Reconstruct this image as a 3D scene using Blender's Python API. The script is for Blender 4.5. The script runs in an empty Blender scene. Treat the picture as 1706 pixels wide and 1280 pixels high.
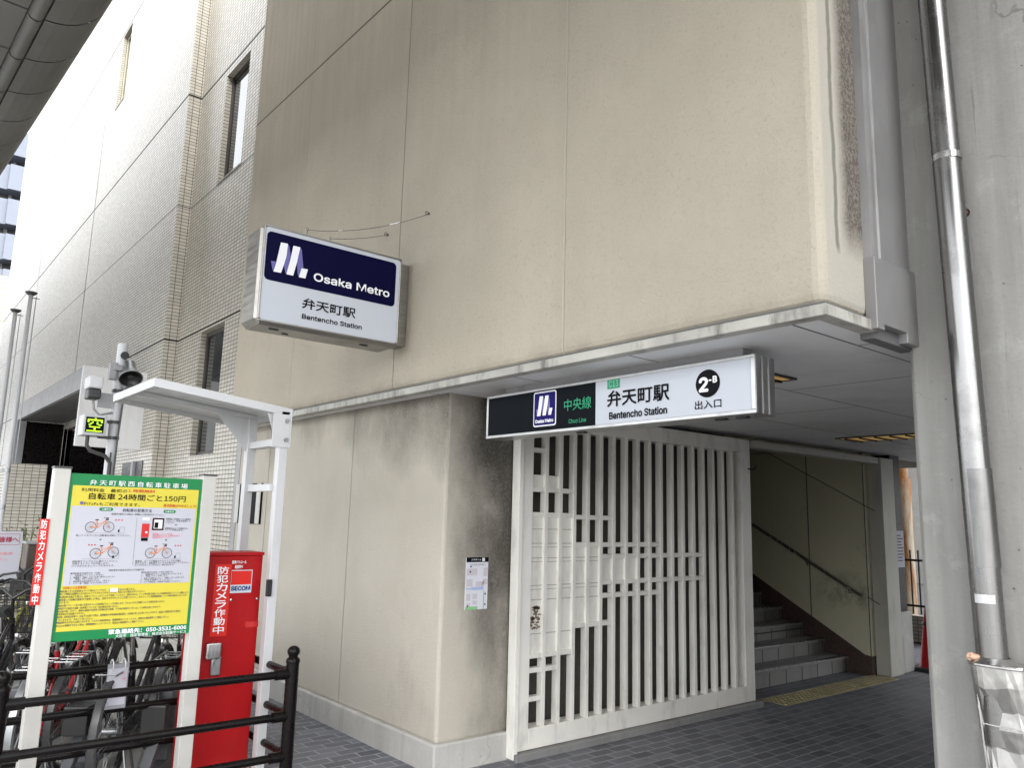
import bpy, bmesh, math, random
from mathutils import Vector, Matrix
random.seed(7)
C = bpy.context.scene.collection
SC = bpy.context.scene
V = Vector
# ------------------------------------------------------------------ camera, sky, sun, exposure
R0 = V((0.7708263914, -0.6365162726, 0.0259559066))      # camera right
R1 = V((0.1263852674, 0.1128651852, -0.9855395549))      # camera down
R2 = V((0.6243824457, 0.7629603428, 0.1674457428))       # camera forward
FPX, CX, CY, EYE = 1306.12, 853.0, 640.0, 1.6
cam = bpy.data.cameras.new('camera'); camo = bpy.data.objects.new('camera', cam); C.objects.link(camo)
cam.sensor_width = 36; cam.lens = FPX/1706*36; cam.clip_start = .05; cam.clip_end = 2000
mw = Matrix.Identity(4)
for i in range(3):
    mw[i][0] = R0[i]; mw[i][1] = -R1[i]; mw[i][2] = -R2[i]
mw[0][3], mw[1][3], mw[2][3] = 0, 0, EYE
camo.matrix_world = mw
SC.camera = camo
SUN_AZ, SUN_EL = math.radians(232), math.radians(46)      # direction towards the sun, from +X towards +Y
wd = bpy.data.worlds.new('World'); SC.world = wd; wd.use_nodes = True
wn = wd.node_tree; wn.nodes.clear()
sky = wn.nodes.new('ShaderNodeTexSky'); sky.sky_type = 'NISHITA'; sky.sun_disc = False
sky.sun_elevation = SUN_EL; sky.sun_rotation = math.pi/2-SUN_AZ; sky.dust_density = 4; sky.air_density = 1.2
hs = wn.nodes.new('ShaderNodeHueSaturation'); hs.inputs['Saturation'].default_value = .22
bg = wn.nodes.new('ShaderNodeBackground'); bg.inputs['Strength'].default_value = .15
wo = wn.nodes.new('ShaderNodeOutputWorld')
cl_ = wn.nodes.new('ShaderNodeMix'); cl_.data_type = 'RGBA'; cl_.inputs[0].default_value = .6; cl_.inputs[7].default_value = (6.2, 6.4, 6.7, 1)   # overcast: even cloud over the blue
wn.links.new(sky.outputs[0], hs.inputs['Color']); wn.links.new(hs.outputs[0], cl_.inputs[6]); wn.links.new(cl_.outputs[2], bg.inputs[0]); wn.links.new(bg.outputs[0], wo.inputs[0])
sl = bpy.data.lights.new('sun', 'SUN'); sl.energy = .5; sl.angle = math.radians(40); sl.color = (1, .95, .88)
so = bpy.data.objects.new('sun', sl); C.objects.link(so)
sd = V((math.cos(SUN_EL)*math.cos(SUN_AZ), math.cos(SUN_EL)*math.sin(SUN_AZ), math.sin(SUN_EL)))
so.rotation_euler = sd.to_track_quat('Z', 'Y').to_euler(); so.location = sd*50
SC.view_settings.view_transform = 'Standard'; SC.view_settings.look = 'None'
SC.view_settings.exposure = 2.05; SC.view_settings.gamma = 1
try:
    SC.cycles.max_bounces = 8; SC.cycles.diffuse_bounces = 4; SC.cycles.caustics_reflective = False; SC.cycles.caustics_refractive = False
except Exception: pass

def on(x, y, X=None, Y=None, Z=None):
    """world point where the ray through photo pixel (x, y) meets a plane of the place"""
    d = R0*((x-CX)/FPX) + R1*((y-CY)/FPX) + R2
    t = X/d.x if X is not None else (Y/d.y if Y is not None else (Z-EYE)/d.z)
    return V((0, 0, EYE)) + d*t

# ------------------------------------------------------------------ mesh builder and scene helpers
class MB:
    def __init__(s): s.v = []; s.f = []; s.sm = []
    def add(s, vs, fs, smooth=False):
        b = len(s.v); s.v += [V(p) for p in vs]
        for f in fs: s.f.append([b+i for i in f]); s.sm.append(smooth)
        return s
    def box(s, x0, x1, y0, y1, z0, z1):
        x0, x1 = min(x0, x1), max(x0, x1); y0, y1 = min(y0, y1), max(y0, y1); z0, z1 = min(z0, z1), max(z0, z1)
        vs = [(x, y, z) for z in (z0, z1) for y in (y0, y1) for x in (x0, x1)]
        return s.add(vs, [(0, 2, 3, 1), (4, 5, 7, 6), (0, 1, 5, 4), (2, 6, 7, 3), (0, 4, 6, 2), (1, 3, 7, 5)])
    def poly(s, pts): return s.add(pts, [tuple(range(len(pts)))])
    def bar(s, a, b, w, h, up=(0, 0, 1)):
        """box beam from a to b"""
        a, b = V(a), V(b); d = (b-a).normalized(); u = V(up)
        sd = d.cross(u)
        if sd.length < 1e-4: sd = d.cross(V((1, 0, 0)))
        sd.normalize(); up2 = sd.cross(d).normalized()
        vs = [p+sd*(i*w/2)+up2*(j*h/2) for p in (a, b) for i, j in ((-1, -1), (1, -1), (1, 1), (-1, 1))]
        return s.add(vs, [(0, 1, 2, 3), (7, 6, 5, 4), (0, 4, 5, 1), (1, 5, 6, 2), (2, 6, 7, 3), (3, 7, 4, 0)])
    def tube(s, pts, r, n=10, cap=True):
        pts = [V(p) for p in pts]; rs = r if isinstance(r, (list, tuple)) else [r]*len(pts)
        t0 = (pts[1]-pts[0]).normalized(); nrm = t0.orthogonal().normalized(); vs = []; fs = []
        for i, p in enumerate(pts):
            t = (pts[min(i+1, len(pts)-1)]-pts[max(i-1, 0)]).normalized()
            nrm = (nrm-t*nrm.dot(t)).normalized(); bn = t.cross(nrm)
            for k in range(n):
                a = 2*math.pi*k/n; vs.append(p+(nrm*math.cos(a)+bn*math.sin(a))*rs[i])
        for i in range(len(pts)-1):
            for k in range(n):
                k2 = (k+1) % n; fs.append((i*n+k, i*n+k2, (i+1)*n+k2, (i+1)*n+k))
        s.add(vs, fs, True)
        if cap:
            s.add(vs[:n], [tuple(range(n))[::-1]]); s.add(vs[-n:], [tuple(range(n))])
        return s
    def cyl(s, a, b, r, r2=None, n=16): return s.tube([a, b], [r, r if r2 is None else r2], n)
    def ring(s, c, ax, R, r, n=32, m=8):
        """torus"""
        c, ax = V(c), V(ax).normalized(); u = ax.orthogonal().normalized(); w = ax.cross(u); vs = []; fs = []
        for i in range(n):
            a = 2*math.pi*i/n; d = u*math.cos(a)+w*math.sin(a)
            for k in range(m):
                q = 2*math.pi*k/m; vs.append(c+d*(R+r*math.cos(q))+ax*(r*math.sin(q)))
        for i in range(n):
            for k in range(m):
                fs.append((i*m+k, ((i+1) % n)*m+k, ((i+1) % n)*m+(k+1) % m, i*m+(k+1) % m))
        return s.add(vs, fs, True)
    def lathe(s, c, prof, n=20, ax=(0, 0, 1)):
        """prof: (radius, height) pairs along ax"""
        c, ax = V(c), V(ax).normalized(); u = ax.orthogonal().normalized(); w = ax.cross(u); vs = []; fs = []
        for r, h in prof:
            for k in range(n):
                a = 2*math.pi*k/n; vs.append(c+ax*h+(u*math.cos(a)+w*math.sin(a))*r)
        for i in range(len(prof)-1):
            for k in range(n): fs.append((i*n+k, i*n+(k+1) % n, (i+1)*n+(k+1) % n, (i+1)*n+k))
        return s.add(vs, fs, True)
    def prism(s, pts, d):
        """polygon extruded by vector d"""
        n = len(pts); d = V(d); vs = [V(p) for p in pts]+[V(p)+d for p in pts]
        fs = [tuple(range(n))[::-1], tuple(range(n, 2*n))]+[(i, (i+1) % n, n+(i+1) % n, n+i) for i in range(n)]
        return s.add(vs, fs)
    def wall(s, ax, c, a0, a1, z0, z1, holes=(), depth=.1, inward=1):
        """wall sheet on plane ax=c with reveals round its openings; holes = (a0, a1, z0, z1)"""
        P = (lambda a, z, o=0: (c+o, a, z)) if ax == 'X' else (lambda a, z, o=0: (a, c+o, z))
        As = sorted({a0, a1, *[q for h in holes for q in h[:2]]}); Zs = sorted({z0, z1, *[q for h in holes for q in h[2:]]})
        for i in range(len(As)-1):
            for j in range(len(Zs)-1):
                am, zm = (As[i]+As[i+1])/2, (Zs[j]+Zs[j+1])/2
                if any(h[0] < am < h[1] and h[2] < zm < h[3] for h in holes): continue
                s.poly([P(As[i], Zs[j]), P(As[i+1], Zs[j]), P(As[i+1], Zs[j+1]), P(As[i], Zs[j+1])])
        for b0, b1, y0, y1 in holes:
            o = depth*inward
            for p, q in (((b0, y0), (b0, y1)), ((b1, y0), (b1, y1)), ((b0, y0), (b1, y0)), ((b0, y1), (b1, y1))):
                s.poly([P(*p), P(*q), P(*q, o), P(*p, o)])
        return s
OFF = {}
def link(o, parent, off):
    C.objects.link(o); OFF[o.name] = off
    if parent is not None: o.parent = parent
    return o
def props(o, label=None, cat=None, group=None, kind=None):
    if label: o['label'] = label
    if cat: o['category'] = cat
    if group: o['group'] = group
    if kind: o['kind'] = kind
    return o
def thing(name, label, cat, loc=(0, 0, 0), group=None):
    o = bpy.data.objects.new(name, None); o.empty_display_size = .2; o.location = loc
    link(o, None, V(loc)); return props(o, label, cat, group)
def mesh(name, mb, mat, off=V((0, 0, 0))):
    me = bpy.data.meshes.new(name)
    me.from_pydata([tuple(v-off) for v in mb.v], [], mb.f); me.update()
    for p, sm in zip(me.polygons, mb.sm): p.use_smooth = sm
    uv = me.uv_layers.new(name='uv')
    for p in me.polygons:
        n = p.normal; k = max(range(3), key=lambda i: abs(n[i]))
        for li in p.loop_indices:
            q = me.vertices[me.loops[li].vertex_index].co+off
            uv.data[li].uv = ((q.y, q.z) if k == 0 else (q.x, q.z) if k == 1 else (q.x, q.y))
    me.materials.append(mat)
    if any(mb.sm): me.set_sharp_from_angle(angle=math.radians(38))
    return me
def part(parent, name, mb, mat, bevel=0, label=None, kind=None, seg=2):
    off = OFF[parent.name]
    o = bpy.data.objects.new(name, mesh(name, mb, mat, off)); link(o, parent, off)
    if bevel:
        m = o.modifiers.new('bevel', 'BEVEL'); m.width = bevel; m.segments = seg; m.limit_method = 'ANGLE'; m.angle_limit = math.radians(40); m.harden_normals = False
    return props(o, label, None, None, kind)
def solo(name, mb, mat, label, cat, loc=(0, 0, 0), bevel=0, group=None, kind=None):
    o = bpy.data.objects.new(name, mesh(name, mb, mat, V(loc))); o.location = loc; link(o, None, V(loc))
    if bevel:
        m = o.modifiers.new('bevel', 'BEVEL'); m.width = bevel; m.segments = 2; m.limit_method = 'ANGLE'; m.angle_limit = math.radians(40)
    return props(o, label, cat, group, kind)
def struct(name, mb, mat, kind='structure'): return solo(name, mb, mat, None, None, kind=kind)
# lettering: text turned into mesh and fitted into a rectangle of a sign's plane
_tc = {}
def own_font(n):            # one of Blender's own interface fonts
    try: return bpy.data.fonts.load(bpy.utils.system_resource('DATAFILES', path='fonts')+'/'+n)
    except Exception: return None
LATIN, KANJI = own_font('Inter.woff2'), own_font('Noto Sans CJK Regular.woff2')
def glyphs(s, bold=0, space=1.0):
    key = (s, space)
    if key in _tc: return _tc[key]
    c = bpy.data.curves.new('lettering', 'FONT'); c.body = s; c.size = 1; c.resolution_u = 2; c.space_character = space
    f_ = LATIN if max(map(ord, s)) < 256 else KANJI if '0' in s and len(s) < 20 else None
    if f_: c.font = f_
    o = bpy.data.objects.new('lettering', c); C.objects.link(o); bpy.context.view_layer.update()
    me = bpy.data.meshes.new_from_object(o.evaluated_get(bpy.context.evaluated_depsgraph_get()))
    vs = [tuple(v.co) for v in me.vertices]; fs = [tuple(p.vertices) for p in me.polygons]
    bpy.data.objects.remove(o); bpy.data.curves.remove(c); bpy.data.meshes.remove(me)
    _tc[key] = (vs, fs); return vs, fs
class Plane:
    """a sign face: axis 'X' (seen from -x) or 'Y' (seen from -y); u runs to the viewer's right"""
    def __init__(s, ax, c): s.ax = ax; s.c = c
    def px(s, x, y):
        p = on(x, y, **{s.ax: s.c}); return (p.x if s.ax == 'Y' else -p.y), p.z
    def w(s, u, z, proud=0): return V((u, s.c-proud, z)) if s.ax == 'Y' else V((s.c-proud, -u, z))
    def rect(s, tl, br):
        a = s.px(*tl); b = s.px(*br); return a[0], b[0], b[1], a[1]
    def text(s, mb, txt, tl=None, br=None, bold=0, proud=.003, space=1.0, box=None):
        u0, u1, z0, z1 = box or s.rect(tl, br); vs, fs = glyphs(txt, bold, space)
        xs = [v[0] for v in vs]; ys = [v[1] for v in vs]; a, b, c, d = min(xs), max(xs), min(ys), max(ys)
        em = (z1-z0)/(d-c); k = bold*em; sh = [(0, 0)]
        if bold > 0: sh = [(k*i, k*j) for i, j in ((0, 0), (1, 0), (-1, 0), (0, 1), (0, -1), (.7, .7), (-.7, .7), (.7, -.7), (-.7, -.7))]
        for i, (du, dz) in enumerate(sh):       # heavier strokes: the same glyphs a hair apart
            mb.add([s.w(u0+k+(v[0]-a)/(b-a)*(u1-u0-2*k)+du, z0+k+(v[1]-c)/(d-c)*(z1-z0-2*k)+dz, proud+i*3e-5) for v in vs], fs)
    def line(s, mb, txt, l, r, h, bold=0, proud=.003, space=1.0):
        a = s.px(*l); b = s.px(*r); z = (a[1]+b[1])/2; s.text(mb, txt, bold=bold, proud=proud, space=space, box=(a[0], b[0], z-h/2, z+h/2))
    def vert(s, mb, txt, tl, br, bold=0, proud=.003):
        u0, u1, z0, z1 = s.rect(tl, br); n = len(txt); h = (z1-z0)/n
        for i, ch in enumerate(txt): s.text(mb, ch, bold=bold, proud=proud, box=(u0, u1, z1-h*(i+.93), z1-h*(i+.07)))
    def quad(s, mb, tl, br, proud=.002, r=0):
        u0, u1, z0, z1 = s.rect(tl, br); s.rr(mb, u0, u1, z0, z1, r, proud)
    def rr(s, mb, u0, u1, z0, z1, r=0, proud=.002, n=6):
        if r <= 0: pts = [(u0, z0), (u1, z0), (u1, z1), (u0, z1)]
        else:
            pts = []
            for cx, cz, a in ((u1-r, z0+r, -90), (u1-r, z1-r, 0), (u0+r, z1-r, 90), (u0+r, z0+r, 180)):
                for k in range(n+1):
                    t = math.radians(a+90*k/n); pts.append((cx+r*math.cos(t), cz+r*math.sin(t)))
        mb.poly([s.w(u, z, proud) for u, z in pts])
    def pp(s, mb, pts, proud=.003): mb.poly([s.w(*s.px(*p), proud) for p in pts])
    def ell(s, mb, u, z, a, b, proud=.003, n=24): mb.poly([s.w(u+a*math.cos(2*math.pi*k/n), z+b*math.sin(2*math.pi*k/n), proud) for k in range(n)])
    def hoop(s, mb, u, z, r, t, proud=.003, n=20):
        for k in range(n):
            p, q = 2*math.pi*k/n, 2*math.pi*(k+1)/n
            mb.poly([s.w(u+rr*math.cos(g), z+rr*math.sin(g), proud) for rr, g in ((r-t, p), (r, p), (r, q), (r-t, q))])
    def seg(s, mb, a, b, t, proud=.003):
        d = V((b[0]-a[0], b[1]-a[1])).normalized(); nx, nz = -d.y*t/2, d.x*t/2
        mb.poly([s.w(a[0]+nx, a[1]+nz, proud), s.w(a[0]-nx, a[1]-nz, proud), s.w(b[0]-nx, b[1]-nz, proud), s.w(b[0]+nx, b[1]+nz, proud)])

# ------------------------------------------------------------------ materials
class NT:
    def __init__(s, name):
        s.m = bpy.data.materials.new(name); s.m.use_nodes = True; s.t = s.m.node_tree
        s.b = s.t.nodes['Principled BSDF']
    def n(s, typ, ins=None, **kw):
        nd = s.t.nodes.new('ShaderNode'+typ)
        for k, v in kw.items(): setattr(nd, k, v)
        for k, v in (ins or {}).items(): s.set(nd.inputs[k], v)
        return nd
    def set(s, sock, v):
        if isinstance(v, bpy.types.NodeSocket): s.t.links.new(v, sock)
        elif isinstance(v, bpy.types.Node): s.t.links.new(v.outputs[0], sock)
        else: sock.default_value = v
    def math(s, op, a, b=0.0, clamp=False):
        nd = s.n('Math', operation=op, use_clamp=clamp); s.set(nd.inputs[0], a); s.set(nd.inputs[1], b); return nd.outputs[0]
    def noise(s, scale, detail=4, vec=None, rough=.55, stretch=None):
        v = vec if vec is not None else s.pos()
        if stretch: v = s.n('VectorMath', {0: v, 1: stretch}, operation='MULTIPLY').outputs[0]
        return s.n('TexNoise', {'Vector': v, 'Scale': scale, 'Detail': detail, 'Roughness': rough}).outputs['Fac']
    def pos(s):
        if not hasattr(s, '_p'): s._p = s.n('NewGeometry').outputs['Position']
        return s._p
    def obj(s):
        if not hasattr(s, '_o'): s._o = s.n('TexCoord').outputs['Object']
        return s._o
    def xyz(s):
        if not hasattr(s, '_x'): s._x = s.n('SeparateXYZ', {0: s.pos()}).outputs
        return s._x
    def ramp(s, f, lo, hi, a=0.0, b=1.0):
        return s.n('MapRange', {'Value': f, 'From Min': lo, 'From Max': hi, 'To Min': a, 'To Max': b}, clamp=True).outputs[0]
    def mix(s, f, a, b, typ='MIX'):
        nd = s.n('Mix', data_type='RGBA', blend_type=typ)
        s.set(nd.inputs[0], f)
        for i, v in ((6, a), (7, b)): s.set(nd.inputs[i], v if not isinstance(v, tuple) else (*v[:3], 1))
        return nd.outputs[2]
    def bump(s, h, strength=.3, dist=.01, normal=None):
        nd = s.n('Bump', {'Height': h, 'Strength': strength, 'Distance': dist})
        if normal is not None: s.set(nd.inputs['Normal'], normal)
        return nd.outputs[0]
    def out(s, col, rough=.6, metal=0.0, normal=None, spec=None):
        s.set(s.b.inputs['Base Color'], (*col, 1) if isinstance(col, tuple) and len(col) == 3 else col)
        s.set(s.b.inputs['Roughness'], rough); s.set(s.b.inputs['Metallic'], metal)
        if normal is not None: s.set(s.b.inputs['Normal'], normal)
        if spec is not None: s.set(s.b.inputs['Specular IOR Level'], spec)
        return s.m
def mul(c, k): return tuple(min(1, x*k) for x in c[:3])
def paint(name, c, rough=.4, var=.12, scale=3, dirt=.0, bump=.03, metal=0.0):
    t = NT(name); n1 = t.noise(scale, 5, t.obj()); col = t.mix(t.ramp(n1, .3, .7), mul(c, 1-var), mul(c, 1+var*.5))
    if dirt:
        n2 = t.noise(7, 6, t.obj(), .65, (1, 1, .35)); col = t.mix(t.math('MULTIPLY', t.ramp(n2, .52, .72), dirt), col, (.09, .08, .065))
    r = t.ramp(t.noise(scale*4, 3, t.obj()), .3, .7, max(.05, rough-.07), rough+.1)
    return t.out(col, r, metal, t.bump(t.noise(60, 2, t.obj()), bump, .002))
def flat(name, c, rough=.45, spec=.25):
    t = NT(name); return t.out(tuple(c), rough, 0, None, spec)
def emit(name, c, st, rough=.4):
    t = NT(name); t.out(tuple(c), rough); t.set(t.b.inputs['Emission Color'], (*c, 1)); t.set(t.b.inputs['Emission Strength'], st); return t.m

def stucco(name, c, vj=(), hj=(), soot=None, pits=.36, jaxis=1):
    """sprayed render: fine grain, dark pits, faint streaks, mastic joints at the given world coordinates"""
    t = NT(name); x, y, z = t.xyz()[0], t.xyz()[1], t.xyz()[2]
    big = t.noise(.7, 6, None, .6); streak = t.noise(1.0, 7, None, .65, (3.5, 3.5, .2)); grain = t.noise(95, 3, None, .7); mid = t.noise(58, 4, None, .75)
    zone = t.noise(1.3, 4); patch = t.noise(2.6, 5, None, .6)
    col = t.mix(t.ramp(big, .32, .68), mul(c, .89), mul(c, 1.07))
    col = t.mix(t.math('MULTIPLY', t.ramp(patch, .52, .7), .18), col, (c[0]*.80, c[1]*.76, c[2]*.70))
    col = t.mix(t.math('MULTIPLY', t.ramp(streak, .48, .72), .13), col, mul(c, .6))
    pit = t.math('MULTIPLY', t.math('MULTIPLY', t.ramp(mid, .55, .66), pits), t.ramp(zone, .3, .65, .35, 1.25))
    col = t.mix(pit, col, mul(c, .55))
    col = t.mix(t.math('MULTIPLY', t.ramp(grain, .35, .7), .25), col, mul(c, .8))
    if soot: col = soot(t, col)
    h = t.math('ADD', t.math('MULTIPLY', mid, .7), t.math('MULTIPLY', grain, .5))
    for ax, vals in ((jaxis, vj), (2, hj)):
        for p, w, dk in vals:
            d = t.math('ABSOLUTE', t.math('SUBTRACT', t.xyz()[ax], p))
            mk = t.ramp(d, w*.55, w, 1, 0)
            col = t.mix(t.math('MULTIPLY', mk, abs(dk)), col, mul(c, .25) if dk > 0 else mul(c, 1.15))
            h = t.math('SUBTRACT', h, t.math('MULTIPLY', mk, 1.2))
    return t.out(col, t.ramp(big, .3, .7, .82, .95), 0, t.bump(h, .9, .006), .25)
def tilem(name, tile, mortar, w=.1, h=.05, gap=.006, rough=.14, tilt=.05, u0=0, v0=0, offset=0.0, hjz=(), var=.1, dirt=.15, spec=.5, wear=0.0):
    t = NT(name); uv = t.n('UVMap').outputs[0]
    uv = t.n('VectorMath', {0: uv, 1: (u0, v0, 0)}, operation='ADD').outputs[0]
    br = t.n('TexBrick', {'Vector': uv, 'Scale': 1.0, 'Mortar Size': gap, 'Mortar Smooth': .15, 'Bias': 0.0, 'Brick Width': w, 'Row Height': h,
             'Color1': (*mul(tile, 1-var), 1), 'Color2': (*mul(tile, 1+var), 1), 'Mortar': (*mortar, 1)}, offset=offset, offset_frequency=2, squash=1.0)
    cell = t.n('VectorMath', {0: t.n('VectorMath', {0: uv, 1: (1/w, 1/h, 1)}, operation='MULTIPLY').outputs[0]}, operation='FLOOR').outputs[0]
    wn_ = t.n('TexWhiteNoise', {'Vector': cell}, noise_dimensions='3D').outputs['Color']
    dv = t.n('VectorMath', {0: t.n('VectorMath', {0: wn_, 1: (.5, .5, .5)}, operation='SUBTRACT').outputs[0], 'Scale': tilt}, operation='SCALE').outputs[0]
    wob = t.n('VectorMath', {0: t.n('VectorMath', {0: t.n('TexNoise', {'Vector': t.pos(), 'Scale': .5, 'Detail': 3.0}).outputs['Color'], 1: (.5, .5, .5)}, operation='SUBTRACT').outputs[0], 'Scale': .006}, operation='SCALE').outputs[0]
    nn = t.n('VectorMath', {0: t.n('VectorMath', {0: t.n('NewGeometry').outputs['Normal'], 1: dv}, operation='ADD').outputs[0], 1: wob}, operation='ADD').outputs[0]
    nn = t.n('VectorMath', {0: nn}, operation='NORMALIZE').outputs[0]
    fac = br.outputs['Fac']; col = br.outputs['Color']
    col = t.mix(t.math('MULTIPLY', t.ramp(t.noise(1.1, 6, None, .6, (3, 3, .3)), .5, .75), dirt), col, mul(tile, .45))
    col = t.mix(t.math('MULTIPLY', t.ramp(t.noise(1.4, 6, None, .65), .45, .7), wear), col, mul(tile, 1.7)); col = t.mix(t.math('MULTIPLY', t.ramp(t.noise(14, 3), .69, .72), wear*1.4), col, mul(tile, .5))
    jm = 0.0
    for p, w2 in hjz:
        mk = t.ramp(t.math('ABSOLUTE', t.math('SUBTRACT', t.xyz()[2], p)), w2*.6, w2, 1, 0); col = t.mix(mk, col, (.02, .02, .02)); jm = t.math('MAXIMUM', jm, mk)
    rr = t.ramp(fac, 0, 1, rough, .85)
    return t.out(col, rr, 0, t.bump(t.math('MULTIPLY', fac, -1), .5, .004, nn), t.math('MULTIPLY', t.math('SUBTRACT', 1.0, t.math('MAXIMUM', jm, t.math('MULTIPLY', fac, .8))), spec))

def soot_facade(t, col):
    x, y, z = t.xyz()
    n = t.noise(3, 7, None, .68); n2 = t.noise(2, 6, None, .6, (6, 6, .25))
    edge = t.ramp(t.math('SUBTRACT', z, 2.46), .0, .12, .35, 0)
    col = t.mix(t.math('MULTIPLY', edge, t.ramp(n, .35, .6)), col, (.09, .08, .065))
    top = t.math('MULTIPLY', t.ramp(z, 3.6, 7.0), t.ramp(n2, .38, .66)); col = t.mix(t.math('MULTIPLY', top, .2), col, (.20, .165, .125))
    # grey streak, drip and dark weathered strip on the return face beside the rounded corner
    wob = t.math('MULTIPLY', t.math('SUBTRACT', t.noise(3, 4, None, .6, (.2, .2, 1)), .5), .06)
    xx = t.math('ADD', x, wob); ret = t.ramp(y, 1.556, 1.551)
    pale = t.math('MULTIPLY', t.ramp(xx, 2.88, 2.91), ret); col = t.mix(t.math('MULTIPLY', pale, .6), col, (.40, .385, .345))
    dk = t.math('MULTIPLY', t.math('MULTIPLY', t.ramp(xx, 3.01, 3.09), t.ramp(z, 2.70, 2.86)), ret)
    dk = t.math('MULTIPLY', dk, t.ramp(t.noise(90, 3), .3, .6, .55, .95)); col = t.mix(dk, col, (.085, .07, .06))
    d = t.math('ABSOLUTE', t.math('SUBTRACT', xx, 2.985)); drip = t.math('MULTIPLY', t.math('MULTIPLY', t.ramp(d, .008, .02, 1, 0), ret), t.ramp(z, 2.7, 2.74))
    col = t.mix(t.math('MULTIPLY', drip, .7), col, (.12, .11, .09))
    return col
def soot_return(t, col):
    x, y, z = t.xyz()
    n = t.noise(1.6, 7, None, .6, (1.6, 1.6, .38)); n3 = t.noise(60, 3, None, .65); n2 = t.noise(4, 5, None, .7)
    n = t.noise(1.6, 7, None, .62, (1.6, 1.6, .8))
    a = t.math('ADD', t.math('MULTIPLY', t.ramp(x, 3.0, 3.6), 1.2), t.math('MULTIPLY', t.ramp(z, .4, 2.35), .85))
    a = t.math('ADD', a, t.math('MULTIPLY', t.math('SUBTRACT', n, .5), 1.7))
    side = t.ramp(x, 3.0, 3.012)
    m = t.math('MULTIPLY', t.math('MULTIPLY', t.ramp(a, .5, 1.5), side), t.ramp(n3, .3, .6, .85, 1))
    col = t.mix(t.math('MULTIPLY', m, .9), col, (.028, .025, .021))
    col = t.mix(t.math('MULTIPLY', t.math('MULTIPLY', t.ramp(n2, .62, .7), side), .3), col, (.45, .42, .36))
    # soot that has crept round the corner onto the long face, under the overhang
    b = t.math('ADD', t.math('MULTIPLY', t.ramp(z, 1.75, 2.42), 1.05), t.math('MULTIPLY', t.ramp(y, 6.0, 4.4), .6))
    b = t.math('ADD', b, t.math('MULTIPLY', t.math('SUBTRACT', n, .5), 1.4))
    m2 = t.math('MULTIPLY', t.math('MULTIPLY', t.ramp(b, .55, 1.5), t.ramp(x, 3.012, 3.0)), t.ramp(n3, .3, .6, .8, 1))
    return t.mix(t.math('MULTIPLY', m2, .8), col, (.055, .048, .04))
def concrete(name, c, streaks=.35, fine=.5, panel=False):
    t = NT(name); sc_ = t.noise(1.0, 6, None, .7, (26, 26, 1.1)); sc2 = t.noise(1.0, 5, None, .6, (9, 9, .6))
    n1 = t.noise(1.2, 7, None, .65); n2 = t.noise(2.2, 6, None, .62, (5, 5, .35)); n3 = t.noise(45, 4); n4 = t.noise(5, 6, None, .72)
    col = t.mix(t.ramp(n1, .3, .7), mul(c, .82), mul(c, 1.12)); col = t.mix(t.math('MULTIPLY', t.ramp(n2, .5, .72), streaks), col, mul(c, .55))
    col = t.mix(t.math('MULTIPLY', t.ramp(n4, .56, .64), .35), col, mul(c, 1.3)); col = t.mix(t.math('MULTIPLY', t.ramp(n3, .62, .72), .4), col, mul(c, .6))
    if panel:
        col = t.mix(t.math('MULTIPLY', t.ramp(sc2, .4, .68), .5), col, mul(c, .62)); col = t.mix(t.math('MULTIPLY', t.ramp(sc_, .62, .69), .6), col, mul(c, .45)); col = t.mix(t.math('MULTIPLY', t.ramp(sc_, .36, .30), .3), col, mul(c, 1.25))
    vor = t.n('TexVoronoi', {'Vector': t.pos(), 'Scale': 9.0}).outputs['Distance']
    hole = t.ramp(vor, .035, .05, 1, 0); col = t.mix(t.math('MULTIPLY', hole, .6), col, mul(c, .3))
    crk = t.n('TexVoronoi', {'Vector': t.n('VectorMath', {0: t.pos(), 1: t.n('VectorMath', {0: t.n('TexNoise', {'Vector': t.pos(), 'Scale': 3.0, 'Detail': 5.0}).outputs['Color'], 'Scale': .5}, operation='SCALE').outputs[0]}, operation='ADD').outputs[0], 'Scale': .9}, feature='DISTANCE_TO_EDGE').outputs['Distance']
    cm = t.math('MULTIPLY', t.ramp(crk, .002, .007, 1, 0), t.ramp(n1, .5, .6)); col = t.mix(t.math('MULTIPLY', cm, .55), col, mul(c, .35))
    h = t.math('SUBTRACT', t.math('ADD', t.math('MULTIPLY', n3, .35), n4), t.math('MULTIPLY', hole, .8))
    return t.out(col, t.ramp(n1, .3, .7, .7, .9), 0, t.bump(h, .35*fine*2, .006))
def steel(name, c, rough=.28, brush=(40, 40, .6), var=.25, dirt=.25):
    t = NT(name); n1 = t.noise(1.0, 4, t.obj(), .6, brush); n2 = t.noise(4, 6, t.obj(), .65)
    col = t.mix(t.ramp(n1, .3, .7), mul(c, 1-var), mul(c, 1.1)); col = t.mix(t.math('MULTIPLY', t.ramp(n2, .52, .7), dirt), col, mul(c, .45))
    r = t.math('ADD', t.ramp(n1, .3, .7, rough-.08, rough+.08), t.math('MULTIPLY', t.ramp(n2, .5, .7), .15))
    return t.out(col, r, 1.0, t.bump(n1, .06, .002))

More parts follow.
